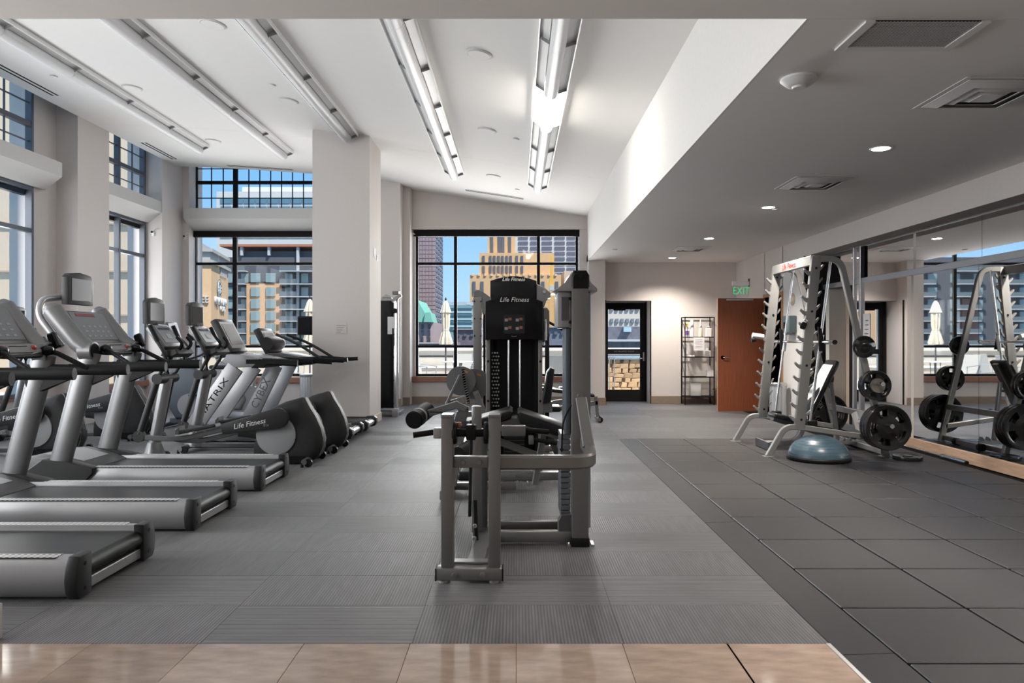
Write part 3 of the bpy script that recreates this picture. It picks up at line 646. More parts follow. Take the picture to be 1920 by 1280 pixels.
# ================================================================== terrace and city
CONC = mat('terrace_paving', (.55, .52, .48), .8, noise=.05, nscale=6)
CREAMW = mat('cream_stucco', (.62, .55, .46), .8, noise=.04, nscale=4)
struct(G().box(-14, 8, 15.75, 24.6, -.2, -.02), 'floor_terrace', CONC, 'pale terrace paving outside')
pw = struct(G().box(-14, 8, 24.2, 24.5, -.02, .93), 'wall_parapet', CREAMW, 'cream terrace parapet wall')
struct(G().box(-14, 8, 24.12, 24.58, .93, 1.03, .01), 'coping', mat('coping', (.70, .66, .60), .7), parent=pw)
struct(G().box(-14, 8, 24.18, 24.2, .74, .77), 'ledge_band', BLKX, parent=pw)
struct(G().box(-260, 260, 26, 420, -16, -15.6), 'ground', mat('asphalt', (.12, .12, .125), .9))
FAB = mat('cream_canvas', (.74, .65, .52), .9, noise=.06, nscale=10); CHM = mat('terrace_metal', (.42, .43, .45), .4, metal=.3); SLING = mat('sling_fabric', (.50, .48, .45), .8); TTOP = mat('table_top', (.78, .79, .80), .35)
def umbrella(x, y, label):
    t = thing('patio_umbrella', label, 'umbrella', (x, y, -.02), 'closed patio umbrellas')
    G().cyl((x, y, -.02), (x, y, 2.38), .022).build('pole', MGRY, t); G().lathe([(.012, 2.36), (.03, 2.40), (.02, 2.44), (.001, 2.46)], (x, y, 0)).build('finial', DGRY, t)
    def can(prof, n=9):
        rows = []
        for r, z in prof:
            rows.append([(x+r*(1+.22*math.cos(n*a))*math.cos(a), y+r*(1+.22*math.cos(n*a))*math.sin(a), z) for a in [2*PI*i/54 for i in range(55)]])
        return G().grid(rows)
    can([(.135, 2.04), (.125, 2.06), (.06, 2.30), (.02, 2.37)]).build('cap', FAB, t, 60)
    can([(.15, 1.17), (.165, 1.22), (.095, 1.50), (.075, 1.56), (.095, 1.70), (.10, 2.0), (.085, 2.1)]).build('canopy', FAB, t, 60)
    G().lathe([(.082, 1.55), (.088, 1.57), (.082, 1.59)], (x, y, 0)).build('tie', FAB, t)
    G().lathe([(.24, -.02), (.24, .04), (.05, .07), (.04, .25)], (x, y, 0)).build('base', DGRY, t)
umbrella(-1.93, 20.15, 'closed cream patio umbrella at the round table behind the central window')
umbrella(wx(581, 19.4), 19.4, 'closed cream patio umbrella half hidden behind the column')
def table(x, y, label):
    t = thing('round_table', label, 'table', (x, y, -.02), 'white round terrace tables')
    G().lathe([(.42, .70), (.44, .715), (.43, .73), (.001, .732)], (x, y, 0), seg=32).build('table_top', TTOP, t)
    for a in range(4):
        c, s = math.cos(a*PI/2+.6), math.sin(a*PI/2+.6)
        G().bar([(x+.12*c, y+.12*s, .70), (x+.10*c, y+.10*s, .25), (x+.24*c, y+.24*s, -.02)], .05, .03).build('leg', CHM, t)
    G().lathe([(.13, .3), (.13, .32)], (x, y, 0)).build('ring', CHM, t)
table(-1.55, 19.5, 'white round terrace table seen through the central window'); table(-4.7, 19.2, 'white round terrace table seen through the left far window')
def chair(x, y, rz, label):
    t = thing('sling_chair', label, 'chair', (0, 0, 0), 'grey sling chairs on the terrace')
    for s in (-1, 1):
        G().tube(fillet([(s*.27, -.26, 0), (s*.27, -.25, .42), (s*.27, .18, .36), (s*.27, .30, .92)], .05), .014, 8).build('side_frame', CHM, t)
        G().tube([(s*.27, .22, .5), (s*.27, .28, 0)], .014, 8).build('leg', CHM, t); G().bar([(s*.28, -.28, .60), (s*.28, .22, .64)], .045, .02).build('armrest', CHM, t)
        G().tube([(s*.27, -.25, .42), (s*.28, -.25, .60)], .012, 8).build('arm_post', CHM, t)
    G().prism([(-.25, .405), (.18, .35), (.18, .365), (-.25, .42)], 'yz', -.255, .255).build('seat', SLING, t)
    G().prism([(.18, .36), (.30, .91), (.285, .915), (.165, .37)], 'yz', -.255, .255).build('backrest', SLING, t)
    t.location = (x, y, -.02); t.rotation_euler = (0, 0, rz)
for x, y, r, l in ((-2.5, 19.8, 1.2, 'grey sling chair left of the round table behind the central window'), (-1.5, 20.9, .1, 'grey sling chair behind the round table of the central window'), (-.85, 19.9, -1.2, 'grey sling chair right of the round table behind the central window'),
                   (1.15, 19.6, 2.6, 'grey sling chair alone near the right end of the central window'), (-3.4, 19.2, -1.4, 'grey sling chair farther left along the terrace parapet'), (-6.2, 20.3, .6, 'grey sling chair behind the left far window'), (-3.9, 20.9, -.4, 'grey sling chair between the two terrace tables')): chair(x, y, r, l)
b_ = thing('planter_bench', 'low white stucco bench block at the foot of the parapet', 'bench', (-3.6, 23.5, -.02))
G().box(-5.2, -1.9, 23.3, 24.1, -.02, .40, .02).build('block', CREAMW, b_); G().box(-5.25, -1.85, 23.25, 24.1, .40, .45, .01).build('seat_slab', TTOP, b_)
# field-stone counter outside the glass door
sw = thing('stone_counter', 'tan fieldstone counter with blue-grey top outside the glass door', 'counter', (2.8, 18.6, -.02))
G().box(2.0, 3.4, 18.62, 19.2, -.02, .80).build('core', mat('mortar', (.42, .35, .28), .9), sw); G().box(1.95, 3.45, 18.5, 19.25, .80, .87, .01).build('counter_top', mat('slate_top', (.30, .38, .45), .5), sw)
STN = mat('fieldstone', (.60, .39, .22), .85, noise=.25, nscale=9, rnd=.28, bump=.4, bscale=30)
smesh = [G().prism([(-w/2, -h/2), (w/2*.9, -h/2*.95), (w/2, h/2*.8), (-w/2*.8, h/2)], 'xz', -.05, .03, .012).mesh('stone', STN) for w, h in ((.19, .11), (.24, .14), (.15, .13), (.28, .10))]
z = .04
while z < .78:
    x = 2.05+random.random()*.1
    while x < 3.35:
        piece('stone', random.choice(smesh), (x-2.8, 18.6-18.6, z+.02+random.random()*.02), sw, (0, random.uniform(-.12, .12), 0)); x += random.uniform(.19, .25)
    z += .118
t = thing('railing', 'thin grey metal railing post beside the stone counter', 'railing', (2.35, 18.2, -.02))
for x in (2.30, 2.42): G().cyl((x, 18.2, -.02), (x, 18.2, .85), .012).build('post', CHM, t)
G().box(2.29, 2.43, 18.18, 18.22, .85, .88).build('top_bar', CHM, t)

# ---------------- buildings: walls as boxes, each window a shared-mesh part
def bmat(n, c, r=.8, **k): return mat(n, c, r, **k)
def building(name, label, x0, x1, y0, y1, z0, z1, m, rz=0):
    t = thing(name, label, 'building', ((x0+x1)/2, y0, z0)); G().box(x0, x1, y0, y1, z0, z1).build('wall', m, t); return t
def wins(t, y, xs, zs, w, h, m, name='window', d=.3, frame=None):
    me = G().box(-w/2, w/2, -d, d, -h/2, h/2).mesh('win', m, None, 0)
    fm = G().box(-w/2-.25, w/2+.25, -d*.6, d*.6, -h/2-.25, h/2+.25).mesh('winframe', frame, None, 0) if frame else None
    for x in xs:
        for z in zs:
            piece(name, me, Vector((x, y, z))-t.location, t)
            if fm: piece('window_surround', fm, Vector((x, y, z))-t.location, t)
YB = 180.
DARK = bmat('charcoal_cladding', (.10, .10, .11)); OBR = bmat('orange_brick', (.70, .39, .20), noise=.08, nscale=3); WINT = bmat('pale_glass', (.27, .34, .335), .3); SLAB = bmat('white_slab', (.50, .50, .50)); RAILG = bmat('balcony_glass', (.15, .17, .175), .3)
X = lambda p: wx(p, YB)
Z = lambda p: wz(p, YB)
t = building('apartment_building', 'charcoal apartment block with orange brick bay and white balcony slabs', -122, -36, YB, YB+25, -15.6, Z(482), DARK)
G().box(X(465.5), X(529), YB-1.2, YB, -15.6, Z(532)).build('brick_bay', OBR, t)
rows = [513, 539, 561.5, 584, 606, 628]
for cx in (482.5, 511, 400, 432): wins(t, YB-1.2 if cx > 465 else YB, [X(cx)], [Z(r+8.5) for r in rows], 2.2, 2.2, WINT)
wins(t, YB, [X(v) for v in (459.5, 542, 572)], [Z(r+8.5) for r in rows], 1.7, 2.3, WINT)
wins(t, YB, [-120+5.6*i for i in range(9)], [Z(r+8.5) for r in rows], 2.2, 2.2, WINT)
for r in (509, 533, 556.5, 580, 602, 624.5, 646):
    G().box(X(529), X(640), YB-2.2, YB, Z(r+1.2), Z(r-.6)).build('balcony_slab', SLAB, t); G().box(X(446), X(465), YB-2.2, YB, Z(r+1.2), Z(r-.6)).build('balcony_slab', SLAB, t)
    G().box(X(529), X(560), YB-2.2, YB-2.1, Z(r-.6), Z(r-9)).build('balcony_rail', RAILG, t); G().box(X(446), X(465), YB-2.2, YB-2.1, Z(r-.6), Z(r-9)).build('balcony_rail', RAILG, t)
    for i in range(4): G().box(-114+11*i, -108+11*i, YB-2, YB, Z(r+1), Z(r-.6)).build('balcony_slab', SLAB, t); G().box(-114+11*i, -108+11*i, YB-2, YB-1.9, Z(r-.6), Z(r-8)).build('balcony_rail', RAILG, t)
for i in range(3): G().box(-103+14*i, -99+14*i, YB-.8, YB, -15.6, Z(560)).build('brick_bay', bmat('rose_brick', (.30, .16, .13)), t)
G().box(X(440), X(640), YB+1, YB+12, Z(482), Z(470)).build('penthouse', bmat('dark_penthouse', (.10, .105, .12)), t)
G().box(X(415), X(640), YB-1, YB+10, Z(463), Z(458.5)).build('pergola_roof', bmat('rust_pergola', (.42, .17, .10)), t)
for p in (452, 503, 557): G().box(X(p), X(p+4.5), YB-.6, YB+.4, Z(640 if p > 550 else 479), Z(459)).build('white_post', SLAB, t)
# clock tower
cy = 130.; C0 = Vector((wx(396, cy), cy, 0)); dr = Vector((-.197, .98, 0)); dl = Vector((-.98, -.197, 0))
TAN = bmat('tan_brick', (.66, .42, .235), noise=.06, nscale=2); CORN = bmat('grey_stone_cornice', (.40, .37, .34))
t = thing('clock_tower', 'tan brick clock tower with raised letters and stone cornice', 'building', (C0.x, C0.y, -15.6))
def quadbox(g, a, b, z0, z1, o=0.):
    c = C0-dr*o-dl*o; p = [c, c+dl*(a+2*o), c+dl*(a+2*o)+dr*(b+2*o), c+dr*(b+2*o)]
    v, f = g._faces([q+Vector((0, 0, zz)) for zz in (z0, z1) for q in p], [(0, 1, 2, 3), (7, 6, 5, 4)]+[(i, (i+1) % 4, (i+1) % 4+4, i+4) for i in range(4)]); return g
zt = lambda p: wz(p, cy)
quadbox(G(), 6.5, 16.0, -15.6, zt(494)).build('wall', TAN, t)
quadbox(G(), 6.5, 16.0, zt(494), zt(488), .5).build('cornice', CORN, t); quadbox(G(), 6.5, 16.0, zt(488), zt(472), -.2).build('attic', CORN, t); quadbox(G(), 6.5, 16.0, zt(472), zt(466), .3).build('cornice', CORN, t); quadbox(G(), 6.5, 16.0, zt(466), zt(453), -2.).build('roof_block', CORN, t)
mid = C0+dr*6.8
cm = basis((mid.x+.06, mid.y-.02, zt(537)), dr, (0, 0, 1))
for nm, r0, m, h in (('clock_ring', 1.9, bmat('clock_rim', (.20, .17, .15)), .10), ('clock_face', 1.6, bmat('clock_glass', (.55, .62, .64)), .16)):
    g = G().lathe([(r0, 0), (r0, h)], seg=24); g.bm.transform(cm); g.build(nm, m, t)
for a in range(12):
    g = G().box(-.09, .09, .85, 1.5, .16, .2); g.bm.transform(cm @ Matrix.Rotation(a*PI/6, 4, 'Z')); g.build('clock_mark', BLKF, t)
LETW = bmat('grey_raised_letters', (.62, .60, .57))
lm = lambda p, zz: basis((p.x, p.y, zz), dr, (0, 0, 1))
text('lettering', 'MILWAUKEE', 2.0, LETW, lm(C0+dr*7.9+Vector((.2, 0, 0)), zt(562)), t, .18, sx=.95); text('lettering', 'ROAD', 1.5, LETW, lm(C0+dr*9.5+Vector((.2, 0, 0)), zt(576)), t, .12)
text('lettering', 'MILWAUKEE', 1.75, LETW, basis(C0+dl*.35+Vector((.04, -.22, zt(562))), -dl, (0, 0, 1)), t, .15, sx=.72, align='RIGHT')
text('lettering', 'ROAD', 1.4, LETW, basis(C0+dl*3.2+Vector((.04, -.22, zt(577))), -dl, (0, 0, 1)), t, .15, align='RIGHT')
for a in range(5): q = C0+dr*(8+a*1.3); G().obox((q.x+.05, q.y, zt(503)), (.3, .5, 1.4)).build('slit', CORN, t)
# pale block behind, seen in the clerestory
YC = 260.; X = lambda p: wx(p, YC); Z = lambda p: wz(p, YC)
t = building('office_block', 'pale high office block with teal window bands behind the apartments', X(406), X(760), YC, YC+30, -15.6, Z(359), bmat('pale_panel', (.60, .58, .55)))
G().box(X(446), X(760), YC+4, YC+26, Z(359), Z(346)).build('roof_level', bmat('pale_panel2', (.66, .65, .63)), t)
for i, r in enumerate((376, 392, 408, 424, 440)): wins(t, YC, [X(424+22*k) for k in range(12)], [Z(r)], 3.8, 2.0, bmat('teal_glass', (.11, .22, .29), .3))
# mauve tower
YD2 = 300.; X = lambda p: wx(p, YD2); Z = lambda p: wz(p, YD2)
MAUV = bmat('mauve_granite', (.33, .255, .275)); MAUL = bmat('mauve_joint', (.24, .18, .20))
t = building('mauve_tower', 'tall mauve granite tower at the left edge of the central window', X(765), X(816), YD2, YD2+32, -15.6, Z(400), MAUV)
for p in range(768, 816, 6): G().box(X(p), X(p)+.18, YD2-.12, YD2, -15.6, Z(400)).build('panel_joint', MAUL, t)
for p in range(404, 640, 8): G().box(X(765), X(816), YD2-.11, YD2, Z(p), Z(p)+.18).build('panel_joint', MAUL, t)
me = G().box(0, .3, -2.6, 2.6, -.55, .55).mesh('win', bmat('dark_slit_glass', (.05, .05, .065), .3), None, 0)
for k in range(28):
    for q in range(4): piece('window', me, Vector((X(816)-.1, YD2+4.5+7.6*q, Z(404)-k*2.02))-t.location, t)
# green mansard
YG = 120.; X = lambda p: wx(p, YG); Z = lambda p: wz(p, YG)
t = building('mansard_house', 'pink stone building with green copper mansard roof', X(760), X(813), YG, YG+14, -15.6, Z(604), bmat('pink_stone', (.42, .31, .30)))
CU = bmat('copper_green', (.20, .46, .36))
G().prism([(X(760), Z(604)), (X(801), Z(604)), (X(797), Z(586)), (X(783), Z(562)), (X(760), Z(562))], 'xz', YG-.5, YG+12).build('roof', CU, t); G().prism([(X(796), Z(604)), (X(813), Z(604)), (X(808), Z(586)), (X(799), Z(586))], 'xz', YG-1, YG+6).build('roof', CU, t)
wins(t, YG, [X(v) for v in (792, 805)], [Z(v) for v in (612, 624, 636)], .35, .8, bmat('dark_glass', (.05, .055, .07), .3))
# glass offices
YQ = 212.; X = lambda p: wx(p, YQ); Z = lambda p: wz(p, YQ)
t = building('glass_offices', 'teal glass office building behind the patio umbrella', X(826), X(884), YQ, YQ+20, -15.6, Z(572), bmat('teal_wall', (.20, .34, .38), .3))
G().box(X(836), X(886), YQ+2, YQ+18, Z(572), Z(565)).build('roof_level', bmat('grey_roof', (.42, .44, .47)), t); G().box(X(874), X(881), YQ+1, YQ+6, Z(571), Z(568)).build('roof_unit', SLAB, t)
for i in range(7): G().box(X(826), X(886), YQ-.2, YQ, Z(580+i*6.6), Z(577+i*6.6)).build('window_band', bmat('pale_teal_band', (.42, .56, .58), .3) if i % 2 else bmat('deep_teal_band', (.07, .13, .17), .3), t)
# orange deco building
YO = 246.; X = lambda p: wx(p, YO); Z = lambda p: wz(p, YO)
ORG = bmat('orange_terracotta', (.66, .40, .20), noise=.06, nscale=1); SLIT = bmat('dark_slot', (.10, .11, .14), .4)
t = building('deco_building', 'orange art-deco stepped building in the middle of the central window', X(881), X(1052), YO, YO+30, -15.6, Z(515), ORG)
G().box(X(898), X(1040), YO+3, YO+27, Z(515), Z(472)).build('upper_block', ORG, t); G().box(X(913), X(966), YO+7, YO+24, Z(472), Z(415)).build('tower', ORG, t)
wins(t, YO, [X(v) for v in (889, 904, 925, 940, 955, 970, 985, 1000, 1018, 1044)], [Z(540), Z(575), Z(610)], 1.0, 4.4, SLIT)
wins(t, YO+3, [X(v) for v in (906, 919, 926.5, 934.5, 942, 950, 957.5, 969, 979)], [Z(485), Z(504)], .8, 2.6, SLIT)
wins(t, YO+7, [X(v) for v in (921, 935.5, 942.5, 955.5)], [Z(456), Z(430)], .9, 5, SLIT)
for p in range(884, 1052, 12): G().box(X(p), X(p+4), YO-.4, YO+1, Z(517), Z(513)).build('parapet_cap', bmat('pale_terracotta', (.72, .50, .32)), t)
# white grid block
YH = 300.; X = lambda p: wx(p, YH); Z = lambda p: wz(p, YH)
t = building('grid_block', 'white concrete office block with a grid of dark windows behind the crane', X(966), X(1110), YH, YH+30, -15.6, Z(410), bmat('white_concrete', (.62, .59, .56)))
for cx, w_ in ((981, 18), (1001, 13), (1025.5, 19), (1049.5, 19), (1071.5, 17), (1092, 14)): wins(t, YH, [X(cx)], [Z(416+9.85*k) for k in range(12)], w_*YH/F, 1.25, bmat('mauve_glass', (.15, .13, .17), .3), frame=None)
t = building('tan_block', 'plain tan block between crane and white office block', X(1046), X(1076), YH-40, YH-20, -15.6, wz(508, YH-40), bmat('tan_plain', (.52, .43, .33)))
wins(t, YH-40, [wx(v, YH-40) for v in (1054, 1062, 1070)], [wz(540, YH-40), wz(560, YH-40)], 1.2, 1.6, SLIT)
# crane
YK = 160.; X = lambda p: wx(p, YK); Z = lambda p: wz(p, YK)
YEL = bmat('crane_yellow', (.78, .42, .06)); t = thing('tower_crane', 'yellow lattice tower crane in front of the deco building', 'crane', (X(1034), YK, -15.6))
for dx in (-.5, .5):
    for dy in (-.5, .5): G().box(X(1034)+dx-.07, X(1034)+dx+.07, YK+dy-.07, YK+dy+.07, -15.6, Z(546)).build('mast_leg', YEL, t)
zz0 = -15.6; k = 0
while zz0 < Z(548): G().bar([(X(1034)-.5*(-1)**k, YK-.5, zz0), (X(1034)+.5*(-1)**k, YK-.5, zz0+1.1)], .1, .1).build('brace', YEL, t); zz0 += 1.1; k += 1
G().box(X(1030), X(1038.5), YK-.8, YK+.8, Z(545), Z(535)).build('cab', SLAB, t); G().prism([(X(1029), Z(535)), (X(1038), Z(535)), (X(1036), Z(515)), (X(1031), Z(521))], 'xz', YK-.5, YK+.5).build('jib_base', YEL, t)
G().bar([(X(1034), YK, Z(518)), (X(1034.5), YK, Z(480))], .5, .5).build('jib', YEL, t)
# low roofs
for i, (xa, xb, yy, zp, c, l) in enumerate(((700, 850, 95, 642, (.20, .17, .18), 'low mauve-grey roof level behind the parapet'), (850, 905, 130, 616, (.14, .12, .15), 'dark flat-roofed building below the glass offices'), (1020, 1105, 110, 612, (.16, .17, .20), 'dark blue-grey mesh-clad building right of the weight tower'), (440, 620, 90, 668, (.3, .33, .28), 'low greenish roof behind the left far window'))):
    t = building('low_building', l, wx(xa, yy), wx(xb, yy), yy, yy+12, -15.6, wz(zp, yy), bmat('low_wall_%d' % i, c, noise=.2, nscale=1.2))
    G().box(wx(xa, yy), wx(xb, yy), yy-.4, yy, wz(zp+2, yy), wz(zp, yy)).build('roof_edge', CORN, t)
    wins(t, yy, [wx(xa+9+13*k, yy) for k in range(max(1, int((xb-xa-8)/13)))], [wz(zp+12, yy)], .5, .45, SLIT)
# seen through the glass door
YV = 140.; X = lambda p: wx(p, YV); Z = lambda p: wz(p, YV)
t = building('cream_block', 'cream building with small square windows seen through the glass door', X(1106), X(1260), YV, YV+20, -15.6, Z(505), bmat('cream_panel', (.66, .58, .49)))
wins(t, YV, [X(1147+9.7*k) for k in range(7)], [Z(601), Z(578), Z(624)], .55, .75, bmat('grey_pane', (.22, .24, .27), .3))
t = building('dark_terrace_house', 'dark grey tiled low house seen through the glass door', wx(1120, 60), wx(1230, 60), 60, 68, -15.6, wz(612, 60), bmat('slate_grey', (.15, .145, .17), noise=.3, nscale=2))
G().box(wx(1168, 60), wx(1182, 60), 59.5, 60, wz(622, 60), wz(613, 60)).build('skylight', bmat('sky_pane', (.45, .58, .62), .3), t); G().box(wx(1120, 60), wx(1230, 60), 59.3, 60, wz(640, 60), wz(636, 60)).build('gutter', SLAB, t)
# beige wing of the same building, left
t = building('stone_wing', 'beige stone wing of the building outside the second left window', -15, -9.3, 18.6, 21.5, -.02, 9, bmat('beige_stone_wall', (.60, .47, .34), noise=.06, nscale=2))
for z_ in (1.9, 3.0, 4.2): G().box(-15.05, -9.25, 18.52, 18.6, z_, z_+.04).build('string_course', bmat('stone_joint', (.40, .32, .25)), t)
# ================================================================== cardio machines (built facing -x, rear end at local x = 0)
def Rz(o, loc): o.location = loc; return o
def treadmill():
    t = thing('treadmill')
    for s in (-1, 1):
        o = [(s*.27, .02), (s*.36, .02), (s*.385, .05), (s*.395, .11), (s*.385, .17), (s*.365, .205), (s*.34, .215), (s*.29, .215), (s*.285, .19), (s*.27, .19)]
        r = G().prism(o, 'yz', -1.75, -.062).build('side_rail', SILVL, t)
        G().box(-1.45, -.13, s*.325-.032, s*.325+.032, .214, .2175, .001).build('grip_strip', GRIP, r)
        c = [(s*.262, .012), (s*.37, .012), (s*.395, .045), (s*.405, .11), (s*.395, .175), (s*.37, .225), (s*.262, .225)]
        e = G().prism(c, 'yz', -.062, 0, .008, 2).build('end_cap', DGRY, t)
        for z in (.055, .18): G().lathe([(.011, -.001), (.011, .002)], (.0, s*.325, z), 'x', 10).build('screw', BLKG, e)
        # upright
        G().tube([(-1.76, s*.36, .12), (-1.70, s*.36, .35), (-1.54, s*.36, .97), (-1.475, s*.345, 1.20)], .045, 20, .092, (1, 0, 0)).build('upright', SILV, t)
        G().tube([(-1.785, s*.36, .03), (-1.733, s*.36, .225)], .050, 20, .098, (1, 0, 0)).build('upright_foot', SILVL, t)
        G().prism([(-1.98, .03), (-1.98, .20), (-1.86, .285), (-1.66, .27), (-1.42, .215), (-1.42, .17), (-1.55, .03)], 'xz', s*.36-.055, s*.36+.055, .008).build('foot_shroud', DGRY, t)
        # pod at the top of the upright: silver tube, a black disc at its end painted as the shaded hollow
        p = G().tube([(-1.83, s*.355, 1.60), (-1.80, s*.355, 1.56), (-1.58, s*.355, 1.285), (-1.485, s*.355, 1.215)], .078, 20, scale=[.55, 1, 1, 1]).build('cup_pod', SILV, t)
        G().lathe([(.078, -1.55), (.08, -1.44), (.066, -1.437)], (0, s*.355, 1.212), 'x', 22).build('cup_collar', SILV, p); G().lathe([(.064, -1.438), (.064, -1.434)], (0, s*.355, 1.212), 'x', 22).build('cup_shade_disc', BLKM, p)
        # side handrail with bracket
        G().sweep(fillet([(-1.62, s*.345, 1.075), (-1.2, s*.345, 1.075), (-.83, s*.345, 1.075)], .05), [(.030*math.cos(a), .043*math.sin(a)) for a in [2*PI*i/14 for i in range(14)]]).build('handrail', BLK, t)
        G().prism([(-1.66, 1.10), (-1.18, 1.06), (-1.30, .99), (-1.50, .90), (-1.60, .89)], 'xz', s*.345-.022, s*.345+.022, .01).build('handrail_bracket', BLK, t)
    # running deck
    b = G().box(-1.72, -.045, -.262, .262, .172, .186, .004).build('running_belt', BELT, t)
    G().cyl((-.05, -.26, .140), (-.05, .26, .140), .046, seg=20).build('rear_roller', BLK, t)
    G().box(-.06, -.02, -.27, .27, .03, .085, .004).build('rear_crossbar', SILVL, t); G().box(-1.7, -.08, -.26, .26, .09, .17).build('deck', BLKM, t)
    # motor hood
    h = G().prism([(-2.16, .03), (-2.17, .20), (-2.08, .285), (-1.86, .30), (-1.60, .235), (-1.50, .19), (-1.50, .03)], 'xz', -.31, .31, .02, 2).build('motor_hood', MGRY, t)
    G().prism([(-1.98, .302), (-1.85, .303), (-1.62, .243), (-1.66, .243)], 'xz', -.2, .2).build('hood_badge', LGRY, h)
    # console
    R = Matrix.Rotation(-.566, 4, 'Y')
    def CB(x0, x1, y0, y1, z0, z1, bev=0., seg=1): return G().box(x0, x1, y0, y1, z0, z1, bev, seg, Matrix.Translation((-1.65, 0, 1.43)) @ R)
    c = CB(-.10, .0, -.30, .30, -.20, .17, .03, 3).build('console', SILV, t)
    CB(0, .006, -.27, .27, -.15, .14, .003).build('console_panel', PANEL, c); CB(.006, .009, -.19, .10, .095, .125).build('red_display', REDL, c)
    for j in range(3):
        for i in range(5): CB(.006, .0085, -.19+.085*i, -.15+.085*i, -.02-.05*j, .0-.05*j, .001).build('button', LGRY, c)
    G().prism([(-1.62, 1.20), (-1.60, 1.285), (-1.46, 1.275), (-1.43, 1.215), (-1.50, 1.19)], 'xz', -.30, .30, .012).build('tray', SILV, c)
    G().prism([(-1.47, 1.225), (-1.45, 1.262), (-1.448, 1.262), (-1.465, 1.222)], 'xz', -.10, .10).build('tray_slot', BLKG, c)
    for y in (-.17, .17): G().lathe([(.024, 0), (.022, .016), (.001, .02)], (-1.455, y, 1.245), 'x', 14).build('stop_button', REDP, c)
    G().tube(fillet([(-1.5, -.30, 1.20), (-1.40, -.2, 1.185), (-1.40, .2, 1.185), (-1.5, .30, 1.20)], .1), .016, 10).build('front_bar', BLK, t)
    # sensor bar
    for s in (-1, 1): G().tube(fillet([(-1.13, s*.33, 1.085), (-1.36, s*.28, 1.215), (-1.43, s*.24, 1.225)], .06), .019, 10).build('sensor_grip', BLK, t)
    G().tube(fillet([(-1.42, -.25, 1.225), (-1.46, -.16, 1.20), (-1.46, .16, 1.20), (-1.42, .25, 1.225)], .06), .021, 10).build('sensor_bar', SILV, t)
    for s in (-1, 1): G().lathe([(.001, -.05), (.03, -.035), (.042, 0), (.03, .04), (.001, .05)], (-1.40, s*.25, 1.225), 'x', 14).build('sensor_ball', BLKG, t)
    # television on its arm
    v = G().prism([(-.19, 1.62), (.19, 1.62), (.195, 1.86), (.15, 1.895), (0, 1.912), (-.15, 1.895), (-.195, 1.86)], 'yz', -1.83, -1.76, .012, 2).build('television', DGRY, t)
    G().box(-1.761, -1.757, -.15, .15, 1.655, 1.855, .002).build('screen', SCREEN, v)
    G().tube(fillet([(-1.72, -.36, 1.25), (-1.92, -.36, 1.52), (-1.93, -.30, 1.66), (-1.85, -.10, 1.69), (-1.83, 0, 1.70)], .08), .028, 12).build('television_arm', SILVL, t)
    G().obox((-1.44, .40, 1.30), (.07, .05, .13), (0, -.4, 0), .012).build('remote_pad', BLKG, t)
    return t
def grip_mat():
    m = mat('dotted_grip', (.13, .13, .135), .5); n = m.node_tree; b = n.nodes['Principled BSDF']
    g = n.nodes.new('ShaderNodeTexCoord'); mp = n.nodes.new('ShaderNodeMapping'); mp.inputs['Scale'].default_value = (32, 42, 1)
    v = n.nodes.new('ShaderNodeTexVoronoi'); v.inputs['Randomness'].default_value = 0.; v.inputs['Scale'].default_value = 1.
    r = n.nodes.new('ShaderNodeValToRGB'); r.color_ramp.elements[0].position = .32; r.color_ramp.elements[0].color = (.10, .10, .105, 1); r.color_ramp.elements[1].position = .38; r.color_ramp.elements[1].color = (.5, .5, .5, 1)
    n.links.new(g.outputs['Object'], mp.inputs[0]); n.links.new(mp.outputs[0], v.inputs['Vector']); n.links.new(v.outputs['Distance'], r.inputs[0]); n.links.new(r.outputs[0], b.inputs['Base Color']); return m
GRIP = grip_mat()
tm = treadmill()
for i, (y, lab) in enumerate(((4.05, 'silver treadmill nearest the camera, its deck cut off by the left edge'), (5.365, 'silver treadmill second from the camera, its console at the left edge'), (6.675, 'silver treadmill third from the camera with a television above its console'))):
    o = tm if i == 0 else copy_tree(tm); o.location = (-2.18, y, 0); tag(o, lab, 'treadmill', 'silver treadmills in the front row')

